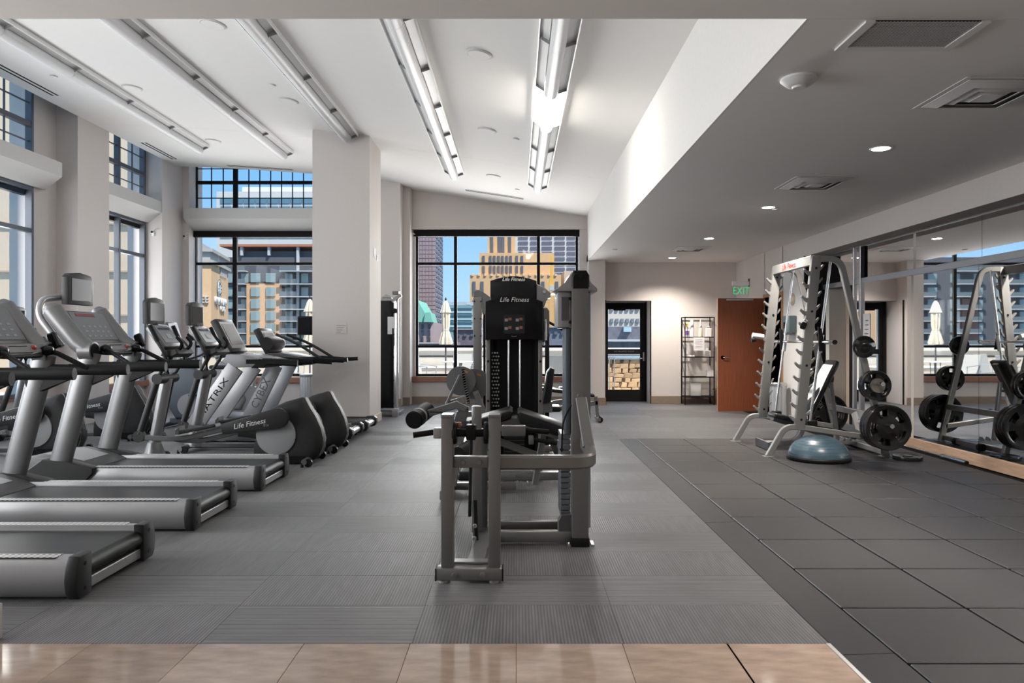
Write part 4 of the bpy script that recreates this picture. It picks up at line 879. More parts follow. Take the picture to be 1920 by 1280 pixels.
HOUS = mat('housing_plastic', (.030, .030, .031), .58, spec=.25)
def pillow(prof, w, c):
    g = G(); L = [(-1, .55), (-.97, .74), (-.86, .88), (-.6, .965), (-.25, .995), (.25, .995), (.6, .965), (.86, .88), (.97, .74), (1, .55)]
    n = len(prof); R = [[g.bm.verts.new((c[0]+(x-c[0])*k, y*w, max(.03, c[1]+(z-c[1])*k))) for x, z in prof] for y, k in L]
    for p, q in zip(R, R[1:]):
        for i in range(n): g.bm.faces.new((p[i], p[(i+1) % n], q[(i+1) % n], q[i]))
    g.bm.faces.new(R[0]); g.bm.faces.new(R[-1][::-1]); return g
def elliptical():
    t = thing('elliptical_trainer')
    prof = [(-.74, .03), (-.735, .20), (-.66, .43), (-.55, .585), (-.40, .655), (-.215, .705), (-.195, .69), (-.16, .62), (-.085, .50), (-.03, .38), (0, .26), (-.005, .17), (-.04, .09), (-.10, .035)]
    h = pillow(prof, .15, (-.38, .30)).build('drive_housing', HOUS, t, 60)
    for s in (-1, 1):
        G().sweep([(-.38+(x+.38)*.99, s*.055, .30+(z-.30)*.995) for x, z in prof[5:13]], [(.004*math.cos(a), .004*math.sin(a)) for a in [2*PI*i/6 for i in range(6)]]).build('seam_line', LGRY, h)
        for k in range(4): G().obox((-.31+.022*k, s*.128, .58-.012*k), (.008, .012, .055), (0, .5, 0), .002).build('vent_slot', BLKM, h)
        G().lathe([(.205, s*.13), (.205, s*.165), (.19, s*.172), (.001, s*.172)], (-.47, 0, .315), 'y', 40).build('crank_disc', LGRY, t)
        G().prism([(-.50, .02), (-.22, .02), (-.13, .06), (-.20, .11), (-.36, .12), (-.50, .07)], 'xz', s*.130, s*.140, .003).build('recess', BLKM, h)
        # crank arm cover, big end at the disc, small end at the pedal rail
        u = 1 if s < 0 else -1; y = s*.225; dz = 0 if s < 0 else -.22
        big, sm = Vector((-.42, 0, .50+dz)), Vector((-1.0, 0, .385+dz*.35)); d = (sm-big).normalized(); nn = Vector((-d.z, 0, d.x))
        P = [big+nn*.105*math.sin(a)-d*.105*math.cos(a) for a in [-PI/2+PI*i/8 for i in range(9)]]+[sm+nn*.055, sm-nn*.055]
        ca = G().prism([(p.x, p.z) for p in P], 'xz', y-.035, y+.035, .012, 2).build('crank_arm', DGRY, t)
        if s < 0:
            M = basis((big+sm)/2+Vector((-.0, y-.0375, .0)), -d, nn if nn.z > 0 else -nn)
            text('lettering', 'Life Fitness', .075, WHTX, M, ca, .001, .25); text('lettering', '91x', .04, LGRY, basis((big+sm)/2+Vector((.17, y-.0375, -.015)), -d, nn if nn.z > 0 else -nn), ca, .001, .2)
        # pedal rail and pedal
        pts = fillet([tuple(sm+Vector((.02, y, 0))), (-1.45, y, .275+dz*.4), (-1.84, y*.95, .30+dz*.25)], .2, 6)
        G().bar(pts, .045, .05).build('pedal_rail', MGRY, t)
        G().prism([(-1.43, .335+dz*.42), (-1.42, .375+dz*.42), (-1.05, .445+dz*.35), (-1.04, .415+dz*.35)], 'xz', y-.075, y+.075, .01).build('pedal', DGRY, t)
        G().prism([(-1.455, .335+dz*.42), (-1.455, .385+dz*.42), (-1.42, .42+dz*.42), (-1.41, .345+dz*.42)], 'xz', y-.078, y+.078, .006).build('pedal_toe', MGRY, t)
        # swing arm down from the pivot and its joint
        G().tube([(-1.86, y*.95, .33+dz*.25), (-1.70, s*.155, .90)], .034, 14).build('swing_arm', DGRY, t)
        G().lathe([(.06, -.03), (.06, .03)], (-1.86, y*.95, .31+dz*.25), 'y', 18).build('knuckle', DGRY, t)
        # moving handle above the pivot
        hp = fillet([(-1.70, s*.165, .90), (-1.58, s*.20, 1.10), (-1.60, s*.235, 1.18), (-1.72, s*.255, 1.42)], .1, 6)
        G().tube(hp, .019, 10).build('moving_handle', DGRY, t)
        G().tube([(-1.655, s*.245, 1.29), (-1.735, s*.257, 1.455)], .024, 12).build('handle_grip', BLK, t)
        G().tube(fillet([(-1.62, s*.06, 1.18), (-1.50, s*.09, 1.20), (-1.46, s*.11, 1.27), (-1.52, s*.12, 1.335)], .06, 6), .018, 10).build('fixed_handle', BLK, t)
    # base
    G().box(-1.95, -.60, -.06, .06, .035, .085, .008).build('base_beam', MGRY, t)
    for x, n in ((-.14, 'rear_stabilizer'), (-1.86, 'front_stabilizer')):
        st = G().cyl((x, -.30, .055), (x, .30, .055), .03, seg=14).build(n, SILV, t)
        for s in (-1, 1): G().lathe([(.042, -.02), (.042, .02)], (x+.04, s*.27, .043), 'y', 16).build('wheel', BLK, st); G().cyl((x-.02, s*.29, 0), (x-.02, s*.29, .05), .018, .01, 10).build('foot', BLK, st)
    G().tube([(-1.83, 0, .10), (-1.68, 0, .90)], .058, 20).build('upright', SILVL, t)
    G().lathe([(.12, .05), (.11, .10), (.065, .22)], (-1.815, 0, 0), 'z', 20).build('upright_boot', SILV, t)
    G().cyl((-1.69, -.20, .90), (-1.69, .20, .90), .055, seg=18).build('pivot', DGRY, t)
    G().tube([(-1.69, 0, .90), (-1.66, 0, 1.12), (-1.70, 0, 1.24)], .05, 14).build('neck', DGRY, t)
    # console
    R = Matrix.Translation((-1.70, 0, 1.34)) @ Matrix.Rotation(-.62, 4, 'Y')
    c = G().box(-.05, .03, -.20, .20, -.15, .14, .025, 2, R).build('console', SILV, t)
    G().box(.03, .034, -.16, .16, -.10, .11, .002, 1, R).build('console_panel', PANEL, c); G().box(.034, .037, -.12, .12, .06, .09, 0, 1, R).build('display', SCREEN, c); G().box(.034, .037, -.04, .06, -.05, .01, 0, 1, R).build('keypad', LGRY, c)
    G().prism([(-1.64, 1.20), (-1.50, 1.21), (-1.47, 1.16), (-1.55, 1.12), (-1.66, 1.14)], 'xz', -.19, .19, .012).build('tray', DGRY, t)
    v = G().prism([(-.18, 1.47), (.18, 1.47), (.185, 1.70), (.14, 1.735), (0, 1.752), (-.14, 1.735), (-.185, 1.70)], 'yz', -1.85, -1.785, .012, 2).build('television', DGRY, t)
    G().box(-1.786, -1.782, -.145, .145, 1.505, 1.695, .002).build('screen', SCREEN, v); G().tube([(-1.76, 0, 1.36), (-1.82, 0, 1.5)], .03, 10).build('television_arm', DGRY, t)
    G().tube(fillet([(-1.81, -.15, 1.47), (-1.72, -.2, 1.32), (-1.64, -.12, 1.22)], .08), .004, 6).build('cable', BLK, t)
    return t
el = elliptical()
for i, (x, y, lab) in enumerate(((-2.03, 7.82, 'dark grey elliptical trainer in front row, nearer one, with pale crank disc'), (-1.99, 8.72, 'dark grey elliptical trainer in front row, farther one, before the column'),
                                 (-4.90, 8.35, 'dark grey elliptical trainer of the window row, nearer one, behind the third treadmill'), (-4.82, 9.75, 'dark grey elliptical trainer of the window row, farther one, half hidden'))):
    o = el if i == 0 else copy_tree(el); o.location = (x, y, 0); tag(o, lab, 'elliptical trainer', 'dark ellipticals')

def treadmill2(loc, label, word, kind):
    # wide slanted mast plates with lettering
    t = thing('treadmill', label, 'treadmill', (0, 0, 0), 'treadmills with slanted plate masts')
    lean = .72; zb, ztp = .13, .96; xb = -2.06 if kind == 1 else -1.68; xt = xb+.58*(ztp-zb)/.83 if kind == 1 else xb+.40
    for s in (-1, 1):
        o = [(s*.26, .03), (s*.34, .03), (s*.36, .07), (s*.36, .14), (s*.33, .185), (s*.26, .185)]
        G().prism(o, 'yz', -1.7, -.14).build('side_rail', SILVL if kind == 1 else DGRY, t)
        e = G().prism([(-.16, .05), (-.16, .195), (-.05, .20), (-.01, .17), (0, .11), (-.03, .06), (-.08, .045)], 'xz', s*.31-.06, s*.31+.06, .015, 2).build('end_cap', DGRY, t)
        w = .105 if kind == 1 else .10
        dv = Vector((xt-xb, 0, ztp-zb)).normalized(); nv = Vector((dv.z, 0, -dv.x))
        a, b = Vector((xb, 0, zb)), Vector((xt, 0, ztp))
        mp = G().prism([(p.x, p.z) for p in (a-nv*w, b-nv*w, b+nv*w, a+nv*w)], 'xz', s*.335-.028, s*.335+.028, .01, 2).build('mast_plate', SILVL if kind == 1 else mat('grey_mast', (.36, .37, .39), .4, metal=.4), t)
        if s < 0: text('lettering', word, .105 if kind == 1 else .15, BLKX if kind == 1 else GRYX, basis((a+b)/2+Vector((0, s*.335-.0295, 0))+dv*.03, dv, -nv), mp, .001, 0, 1.6 if kind == 1 else .95)
        G().bar([(xt+(.14 if kind == 1 else -.06), s*.335, 1.03), (xt+.45, s*.335, 1.03), (xt+.78, s*.335, 1.01)], .055, .085, c=.02).build('handrail', BLK, t)
        if kind == 2:
            G().tube(fillet([(xt-.02, s*.24, 1.38), (xt+.28, s*.30, 1.26), (xt+.62, s*.335, 1.05)], .3, 8), .02, 10).build('arched_rail', DGRY, t)
            G().bar([(xt+.76, s*.335, 1.02), (xt+.99, s*.335, 1.03)], .045, .055, c=.015).build('end_grip', BLK, t)
        else: G().bar([(xt+.05, s*.2, 1.09), (xt+.30, s*.26, 1.07)], .03, .03).build('hand_sensor', BLK, t)
    G().box(-1.66, -.07, -.255, .255, .155, .17, .004).build('running_belt', BELT, t); G().cyl((-.075, -.25, .12), (-.075, .25, .12), .046, seg=18).build('rear_roller', SILV, t)
    G().box(-1.7, -.1, -.25, .25, .07, .15).build('deck', BLKM, t)
    for s in (-1, 1): G().box(-1.6, -1.45, s*.3-.05, s*.3+.05, 0, .04).build('foot', BLK, t); G().box(-.30, -.16, s*.3-.04, s*.3+.04, 0, .055).build('foot', BLK, t)
    G().prism([(-2.25, .03), (-2.25, .18), (-2.1, .26), (-1.75, .24), (-1.55, .18), (-1.55, .03)], 'xz', -.33, .33, .02, 2).build('motor_hood', LGRY if kind == 1 else MGRY, t)
    c = G().prism([(xt-.18, 1.03), (xt-.10, 1.12), (xt+.10, 1.12), (xt+.40, 1.06), (xt+.32, .97), (xt-.05, .95)], 'xz', -.36, .36, .02, 2).build('console_base', LGRY if kind == 1 else MGRY, t)
    G().prism([(xt+.30, 1.07), (xt+.46, 1.05), (xt+.36, .95), (xt+.2, .95)], 'xz', -.363, .363, .01).build('console_skirt', BLK, c)
    for y in (-.24, .24): G().lathe([(.055, 0), (.055, .012), (.04, .013)], (xt-.03, y, 1.115), 'z', 18).build('cup_holder', BLKG, c)
    R = Matrix.Translation((xt-.20, 0, 1.36 if kind == 1 else 1.30)) @ Matrix.Rotation(-.48, 4, 'Y')
    q = .20 if kind == 1 else .15
    v = G().box(-.06, .03, -.27, .27, -q-.05, q+.03, .02, 2, R).build('display_head', DGRY, t)
    G().box(.03, .034, -.24, .24, -q, q-.02, .002, 1, R).build('bezel', SILV, v); G().box(.034, .037, -.19, .19, -q+.05, q-.05, .002, 1, R).build('screen', mat('grey_screen', (.22, .21, .21), .2), v)
    if kind == 2: G().lathe([(.09, -.28), (.10, -.2), (.10, .2), (.09, .28)], (xt-.14, 0, 1.25), 'y', 18).build('fan_pod', DGRY, t)
    t.location = loc; return t
treadmill2((-2.05, 9.6, 0), 'silver treadmill with black mast lettering and a large touch screen', 'MATRIX', 1)
treadmill2((-2.02, 10.42, 0), 'grey treadmill with arched handrails, farthest of the front row', 'CYBEX', 2)

def bike(loc, label, m, tall):
    t = thing('exercise_bike', label, 'exercise bike', (0, 0, 0), 'exercise bikes by the far windows')
    G().prism([(-.75, .12), (-.95, .45), (-.80, .80), (-.62, .95), (-.45, .90), (-.30, .60), (-.22, .30), (-.30, .12)], 'xz', -.11, .11, .05, 3).build('body', m, t)
    G().lathe([(.17, -.15), (.17, .15)], (-.52, 0, .33), 'y', 28).build('crank_cover', LGRY, t)
    for s in (-1, 1):
        G().bar([(-.52, s*.16, .33), (-.42, s*.16, .33-s*.16)], .02, .03).build('crank', ALU, t); G().box(-.49, -.36, s*.2-.04, s*.2+.04, .31-s*.16, .335-s*.16, .006).build('pedal', BLK, t)
        G().tube(fillet([(-.72, s*.05, 1.0), (-.60, s*.19, 1.02), (-.42, s*.22, 1.10), (-.55, s*.23, 1.28), (-.70, s*.22, 1.33+tall)], .08), .017, 10).build('handlebar', DGRY, t)
        G().tube([(-.61, s*.226, 1.30), (-.70, s*.22, 1.33+tall)], .022, 10).build('grip', BLK, t)
    G().tube([(-.68, 0, .9), (-.80, 0, 1.2), (-.80, 0, 1.3)], .04, 12).build('console_mast', SILVL, t)
    R = Matrix.Translation((-.82, 0, 1.38+tall)) @ Matrix.Rotation(-.3, 4, 'Y')
    c = G().box(-.03, .02, -.17, .17, -.13, .13, .015, 2, R).build('console', MGRY, t); G().box(.02, .024, -.15, .15, -.11, .11, .002, 1, R).build('screen', mat('pale_screen', (.42, .43, .45), .2), c)
    G().cyl((-.12, 0, .5), (-.06, 0, .86), .028).build('seat_post', ALU, t); G().prism([(-.26, -.05), (-.26, .05), (.05, .12), (.08, .06), (.08, -.06), (.05, -.12)], 'xy', .86, .92, .02, 2).build('saddle', BLK, t)
    G().lathe([(.03, -.04), (.036, 0), (.03, .04)], (-.15, -.13, .58), 'y', 14).build('adjust_knob', BLK, t)
    for x in (-.85, .05): G().cyl((x, -.27, .045), (x, .27, .045), .035, seg=14).build('stabilizer', m, t)
    G().box(-.85, .05, -.06, .06, .05, .13, .01).build('base_beam', m, t); G().prism([(-.3, .1), (-.02, .1), (-.05, .5), (-.25, .55)], 'xz', -.06, .06, .02).build('seat_mount', m, t)
    t.location = loc
bike((-4.35, 11.1, 0), 'blue-grey exercise bike seen between the ellipticals and the slanted masts', BGRY, .06)
bike((-4.35, 12.5, 0), 'light grey exercise bike farthest back, beside the far-left window', LGRY, 0)
t = thing('wall_speaker', 'black box speaker mounted on the left side of the column', 'speaker', (-3.2, 11.5, 1.35))
yk = 11.5; xk = wx(562, yk)
G().box(xk, -3.1, yk-.14, yk+.14, wz(628, yk), wz(593, yk), .02, 2).build('cabinet', BLK, t); G().box(xk+.02, -3.12, yk-.15, yk-.14, wz(625, yk), wz(596, yk), .005).build('grille', BLKM, t); G().box(-3.1, -3.06, yk-.05, yk+.05, 1.4, 1.55).build('bracket', DGRY, t)
# ================================================================== strength machines in the middle (world coordinates)
def bolt(p, r, parent, m=SILV, d=(0, -1, 0)):
    p, d = Vector(p), Vector(d); G().cyl(p, p+d*.008, r, r*.8, 12).build('bolt', m, parent)
def bx(*a, bev=.006, seg=2): return G().box(*a, bev, seg)
# ---- nearest machine
t = thing('weight_machine', 'grey weight machine nearest the camera with tall side tower and low front frame', 'weight machine', (-.05, 4.4, 0), 'selectorised weight machines')
b = bx(-.432, -.072, 3.94, 4.02, .018, .082).build('front_foot_bar', PLAT, t)
for x in (-.435, -.077): G().box(x, x+.008, 3.938, 4.022, .016, .084, .002).build('end_plug', BLK, b)
for x in (-.40, -.13): G().lathe([(.03, 0), (.03, .014), (.02, .02)], (x+.01, 3.98, 0), 'z', 14).build('levelling_foot', ALU, b)
for x in (-.33, -.18): bolt((x, 3.94, .05), .016, b, PLAT)
for x0 in (-.405, -.15):
    p = bx(x0, x0+.064, 3.96, 4.07, .08, .90).build('post', PLAT, t); G().box(x0-.002, x0+.066, 3.957, 4.073, .885, .905, .004).build('post_cap', SILV, p)
b = bx(-.341, -.15, 3.985, 4.045, .615, .675).build('cross_tie', PLAT, t)
for x in (-.29, -.20): bolt((x, 3.985, .645), .016, b, PLAT)
g = G().bar(fillet([(-.09, 4.02, .64), (.41, 4.02, .64), (.44, 4.35, .645), (.43, 4.66, .66)], .14, 8), .055, .078, c=.012); g.build('wrap_arm', PLAT, t)
G().bar([(.432, 4.40, .67), (.408, 4.638, .94)], .07, .02, (0, -1, 0)).build('gusset', PLAT, t)
bolt((.405, 4.645, .955), .022, t, SILV)
# tower
p = bx(.352, .457, 4.65, 4.78, .05, 1.645).build('tower_post', PLAT, t)
bx(.345, .463, 4.64, 4.79, 0, .055).build('post_shoe', BLK, t)
for s in (.325, .475): G().box(s, s+.02, 4.66, 4.76, 0, .012).build('foot_tab', ALU, t)
hd = G().prism([(.235, 1.615), (.25, 1.63), (.315, 1.665), (.345, 1.73), (.362, 1.742), (.44, 1.742), (.458, 1.72), (.468, 1.66), (.512, 1.635), (.515, 1.615)], 'xz', 4.66, 5.1, .012, 2).build('tower_cap', SILVL, t)
G().prism([(.354, 1.63), (.354, 1.70), (.365, 1.728), (.44, 1.728), (.455, 1.70), (.457, 1.63)], 'xz', 4.645, 4.66, .006).build('cap_face', BLK, hd)
G().prism([(.350, 1.64), (.350, 1.715), (.362, 1.746), (.442, 1.746), (.462, 1.715), (.462, 1.64)], 'xz', 4.650, 5.04, .008).build('cap_ridge', BLK, hd)
G().lathe([(.016, 0), (.016, -.006)], (.405, 4.646, 1.71), 'y', 12).build('cap_button', BLKG, hd)
s = bx(.262, .352, 4.70, 5.08, 1.385, 1.615, bev=.012).build('shroud_head', LGRY, t); G().box(.285, .335, 4.695, 4.70, 1.43, 1.58, .004).build('shroud_inset', MGRY, s)
for z in (1.57, 1.42): bolt((.345, 4.70, z), .011, s, BLK)
G().box(.315, .352, 4.72, 5.05, .70, 1.385, .01, 2).build('left_shroud', BGRY, t)
G().prism([(.457, 4.70), (.478, 4.74), (.485, 4.95), (.457, 5.1)], 'xy', .10, 1.615, .005).build('right_shroud', BGRY, t)
for k in range(15): G().box(.285, .350, 4.76, 5.02, .17+k*.0355, .17+k*.0355+.031, .004).build('weight_plate', mat('weight_plate_steel', (.18, .19, .21), .4, metal=.4), t)
G().prism([(.265, .02), (.265, .15), (.285, .19), (.36, .195), (.36, .02)], 'xz', 4.70, 4.74, .006).build('stack_guard', MGRY, t)
b = bx(-.145, .352, 4.68, 4.74, .02, .088).build('base_rail', PLAT, t); bx(-.145, .35, 4.95, 5.01, .02, .085).build('base_rail', PLAT, t)
G().prism([(-.285, 4.02), (-.185, 4.02), (-.145, 4.98), (-.235, 4.98)], 'xy', .022, .072, .005).build('spine_beam', SILV, t)
G().box(-.345, -.155, 4.03, 4.10, .078, .092, .003).build('cross_plate', SILVL, t)
bx(-.285, -.225, 4.72, 4.80, .07, .88).build('inner_post', PLAT, t); bx(-.24, -.19, 4.84, 4.90, .07, .72).build('inner_post', MGRY, t)
G().bar([(-.292, 4.62, .20), (-.282, 4.65, .80)], .014, .03).build('lever_strap', BLK, t); G().bar([(-.25, 4.55, .07), (-.262, 4.62, .30)], .03, .03).build('pivot_link', BLK, t)
for z, yy in ((.10, 4.50), (.16, 4.56), (.22, 4.62)): bolt((-.255, yy-.02, z), .014, t, ALU)
# axle with bearings and grips
G().cyl((-.345, 4.02, .80), (-.145, 4.02, .80), .022).build('axle', BLK, t)
for x in (-.335, -.165): G().lathe([(.058, -.012), (.062, 0), (.058, .012)], (x, 4.015, .80), 'x', 24).build('bearing_disc', BLK, t)
bx(-.272, -.220, 3.98, 4.06, .765, .845, bev=.004).build('index_block', BLK, t); G().cyl((-.236, 4.02, .83), (-.236, 4.02, .945), .007).build('selector_rod', ALU, t)
G().lathe([(.001, -.018), (.015, -.010), (.018, 0), (.012, .014), (.001, .018)], (-.312, 4.02, .842), 'z', 14).build('brown_knob', BRWN, t)
bx(-.45, -.405, 3.99, 4.05, .772, .828).build('grip_socket', SILVL, t); G().tube([(-.452, 4.02, .803), (-.56, 4.0, .790)], .016, 12).build('hand_grip', BLK, t)
bx(-.086, .055, 4.30, 4.36, .745, .805).build('grip_socket', SILV, t); G().tube([(.055, 4.33, .778), (.19, 4.36, .762)], .015, 12).build('hand_grip', BLK, t)
bx(-.40, -.15, 5.0, 5.38, .345, .41, bev=.02, seg=3).build('seat_pad', VINYL, t); bx(-.30, -.24, 5.1, 5.2, .0, .35).build('seat_post', PLAT, t)
G().tube(fillet([(.345, 4.62, .90), (.29, 4.6, .80), (.285, 4.62, .63)], .06), .006, 8).build('cable', BLK, t)
G().lathe([(.001, -.016), (.014, 0), (.001, .016)], (.284, 4.62, .62), 'z', 12).build('cable_stop', BLK, t)
# ---- second machine: prone leg curl with its tower behind the humped bench
def tower(t, xc, y, w, h, fh, label2):
    x0, x1 = xc-w/2, xc+w/2
    n = 12; arc = [(x0+w*i/n, h-.055+.055*math.sin(PI*i/n)) for i in range(n+1)]
    hd = G().prism([(x0, h-fh), (x0, h-.055)]+arc[1:-1]+[(x1, h-.055), (x1, h-fh)], 'xz', y, y+.36, .012, 2).build('tower_head', BLKG, t)
    G().prism([(a, z-.012) for a, z in arc[1:-1]][::-1]+[(x0+.05, h-.062), (x1-.05, h-.062)], 'xz', y-.004, y, 0).build('brow', BLK, hd)
    text('lettering', 'Life Fitness', .062, WHTX, basis((xc, y-.012, h-.040), (1, 0, 0), (0, 0, 1)), hd, .001, .25)
    cx = [xc-.05, xc+.05]
    pl = G().box(xc-.10, xc+.10, y-.004, y, h-fh+.06, h-fh+.24, .001).build('instruction_panel', SCREEN, hd)
    for q in range(4):
        a, c = xc-.055+.105*(q % 2), h-fh+.11+.08*(q//2)
        G().box(a-.035, a-.005, y-.006, y-.004, c-.015, c+.012).build('pictogram', LGRY, hd); G().box(a, a+.03, y-.006, y-.004, c-.004, c+.02).build('pictogram', BRWN, hd)
    G().tube(fillet([(xc-.025, y-.01, h-fh+.035), (xc, y-.02, h-fh+.03), (xc+.025, y-.01, h-fh+.035)], .01), .004, 6).build('tab', SILV, hd)
    for s in (-1, 1):
        xx = xc+s*(w/2-.025); bx(xx-.02, xx+.02, y+.05, y+.12, .05, h-fh).build('side_post', PLAT, t)
        for z in (.25, .72, 1.1): bolt((xx, y+.05, z), .012, t, BLK)
        G().cyl((xc+s*.055, y+.10, .30), (xc+s*.055, y+.10, h-fh), .009).build('guide_rod', CHROME, t)
    G().prism([(x0+.045, y+.09), (x0+.045, y+.34), (x1-.045, y+.34), (x1-.045, y+.09), (x1-.07, y+.09), (x1-.10, y+.2), (x0+.10, y+.2), (x0+.07, y+.09)], 'xy', .10, h-fh).build('rear_shroud', BLK, t)
    st = G().box(xc-.10, xc+.10, y+.05, y+.15, .12, .62, .004).build('weight_stack', BLKM, t)
    for k in range(14): G().box(xc-.102, xc+.102, y+.047, y+.05, .13+.035*k, .133+.035*k).build('plate_gap', MGRY, st)
    for j in range(16):
        for i in range(3): G().lathe([(.0085, 0), (.0085, -.002)], (x0+.065+.024*i+(.012 if j % 2 else 0), y+.088, 1.18-.034*j), 'y', 8).build('perforation', LGRY, t)
t = thing('leg_curl_machine', 'grey prone leg curl machine with humped black bench before a black tower', 'weight machine', (0, 6.5, 0), 'selectorised weight machines')
tower(t, -.02, 7.0, .55, 1.725, .42, '')
g = G().prism([(-.47, .585), (-.45, .62), (-.05, .735), (-.03, .72), (-.04, .67), (-.44, .56)], 'xz', 5.98, 6.42, .02, 2); g.build('bench_pad', VINYL, t)
g = G().prism([(.01, .71), (.03, .725), (.43, .585), (.45, .56), (.43, .49), (.03, .62)], 'xz', 5.98, 6.42, .02, 2); g.build('bench_pad', VINYL, t)
G().prism([(-.40, .55), (-.02, .66), (.02, .66), (.42, .50), (.42, .46), (0, .58), (-.38, .5)], 'xz', 6.1, 6.3, .005).build('bench_frame', PLAT, t)
a = G().bar([(-.79, 6.15, .675), (-.56, 6.15, .745), (-.50, 6.15, .765), (-.42, 6.15, .725)], .02, .06).build('roller_arm', SILV, t)
G().box(-.72, -.62, 6.137, 6.14, .70, .708).build('arm_slot', BLKM, a)
G().prism([(-.50, .70), (-.44, .765), (-.40, .745), (-.40, .70), (-.46, .50), (-.56, .48)], 'xz', 6.17, 6.2, .005).build('cam_plate', SILV, t); bolt((-.43, 6.17, .735), .016, t, SILV)
G().cyl((-.83, 5.98, .655), (-.77, 6.32, .70), .073, seg=24).build('ankle_roller', BLK, t); G().cyl((-.812, 6.07, .667), (-.807, 6.10, .671), .0745, seg=24).build('roller_band', LGRY, t); G().cyl((-.832, 5.965, .653), (-.829, 5.98, .655), .066, seg=24).build('roller_end', BLKM, t)
G().tube([(-.62, 6.15, .69), (-.605, 6.12, .63)], .01, 8).build('adjust_stem', SILV, t); G().lathe([(.001, -.02), (.016, 0), (.001, .02)], (-.602, 6.11, .615), 'z', 12).build('brown_knob', BRWN, t)
bx(-.17, .50, 6.78, 6.86, .012, .085).build('base_rail', PLAT, t); bx(-.62, -.54, 5.95, 6.9, .012, .085).build('base_rail', PLAT, t); bx(-.56, .0, 6.3, 6.36, .02, .08).build('base_rail', PLAT, t)
for x in (0.0, .14): bolt((x, 6.78, .05), .016, t, SILV)
G().prism([(-.60, .085), (-.50, .085), (-.43, .52), (-.50, .52)], 'xz', 6.12, 6.2, .005).build('leg_plate', PLAT, t)
G().bar([(.46, 6.82, .08), (.30, 6.3, .48)], .06, .06).build('leg_post', PLAT, t); G().bar([(.16, 6.3, .07), (.24, 6.3, .55)], .055, .055).build('leg_post', PLAT, t); G().bar([(-.35, 6.25, .52), (.36, 6.35, .24)], .05, .06).build('diagonal_brace', PLAT, t)
G().cyl((-.44, 5.55, .44), (-.36, 5.85, .46), .06, seg=20).build('lower_roller', BLK, t)
bx(.10, .14, 5.95, 6.02, .46, .53).build('grip_bracket', SILV, t); G().tube([(.13, 5.98, .50), (.33, 5.95, .47)], .017, 10).build('hand_grip', BLK, t)
# cup of the tower's right side
G().prism([(.255, 1.28), (.30, 1.30), (.32, 1.45), (.32, 1.58), (.295, 1.62), (.255, 1.62)], 'xz', 7.1, 7.3, .01).build('pulley_cover', LGRY, t)
G().box(.27, .29, 7.06, 7.10, 1.30, 1.50, .003).build('adjust_pin_rack', ALU, t)
# ---- third machine farther back
t = thing('pulldown_machine', 'grey tall-tower weight machine behind the leg curl, with round cams at its left', 'weight machine', (-.1, 9.0, 0), 'selectorised weight machines')
tower(t, -.035, 9.05, .57, 2.085, .55, '')
for s in (-1, 1): bx(-.035+s*.19-.035, -.035+s*.19+.035, 9.045, 9.05, 1.72, 1.80, bev=.002).build('head_window', LGRY, t)
p = bx(-.50, -.40, 8.55, 8.67, .0, 1.80).build('side_column', PLAT, t)
G().prism([(-.505, 1.80), (-.50, 1.86), (-.47, 1.885), (-.42, 1.885), (-.385, 1.85), (-.30, 1.80), (-.30, 1.60), (-.395, 1.60), (-.395, 1.80)], 'xz', 8.56, 8.75, .008).build('column_cap', SILV, p)
for z in (1.35, 1.55, 1.75): bolt((-.485, 8.55, z), .01, p, BLK)
for z in (1.75, 1.55, 1.35, .95): bolt((-.41, 8.55, z), .01, p, BLK)
G().box(-.385, -.36, 8.6, 8.7, .2, 1.6).build('cable_guard', BLK, t)
bx(.335, .385, 8.58, 8.66, 0, 1.6).build('rear_post', BLK, t)
G().prism([(.25, 1.72), (.25, 1.99), (.34, 1.95), (.42, 1.88), (.42, 1.82), (.36, 1.80), (.34, 1.70), (.26, 1.66)], 'xz', 9.0, 9.25, .012).build('arm_housing', SILV, t); bolt((.345, 9.0, 1.89), .022, t, SILVL)
G().prism([(.28, 1.35), (.33, 1.37), (.37, 1.55), (.36, 1.66), (.28, 1.68)], 'xz', 8.7, 8.95, .01).build('arm_shroud', LGRY, t)
G().tube([(.38, 8.8, 1.52), (.56, 8.75, 1.42)], .016, 10).build('arm_grip', BLK, t)
for x, z, r, yy in ((-.60, .86, .16, 8.0), (-.46, .82, .17, 8.12)):
    c = G().lathe([(r, -.008), (r, .008)], (x, yy, z), 'y', 36).build('cam_disc', SILV, t)
    G().lathe([(.03, -.02), (.03, -.008)], (x, yy, z), 'y', 14).build('cam_hub', SILV, c); G().obox((x+.05, yy-.01, z+.10), (.05, .004, .02), (0, .4, 0)).build('warning_sticker', mat('orange_sticker', (.7, .28, .04), .5), c)
G().bar([(-.575, 7.93, .99), (-.55, 7.93, .80), (-.51, 7.93, .62)], .03, .012, (0, 1, 0)).build('toothed_belt', BLK, t)
for k in range(14): G().obox((-.575+.0045*k, 7.92, .97-.026*k), (.034, .012, .006), (0, -.35, 0)).build('belt_tooth', LGRY, t)
G().bar([(-.80, 7.9, .50), (-.70, 7.9, .72), (-.60, 7.9, .93)], .03, .075, (0, 1, 0)).build('a_frame', PLAT, t); G().bar([(-.75, 7.9, .60), (-.57, 7.9, .66)], .03, .08).build('a_frame_tie', PLAT, t)
G().bar([(-.62, 7.95, .02), (-.60, 7.95, .60)], .05, .05).build('cam_post', PLAT, t); G().bar([(-.44, 7.95, .75), (-.36, 7.95, .55), (-.34, 7.95, .02)], .05, .06).build('cam_post', PLAT, t)
G().bar([(-.66, 8.2, .48), (-.36, 8.2, .48)], .06, .06).build('cam_tie', PLAT, t); bolt((-.74, 7.87, .60), .014, t, SILV); bolt((-.42, 7.92, .72), .014, t, SILV)
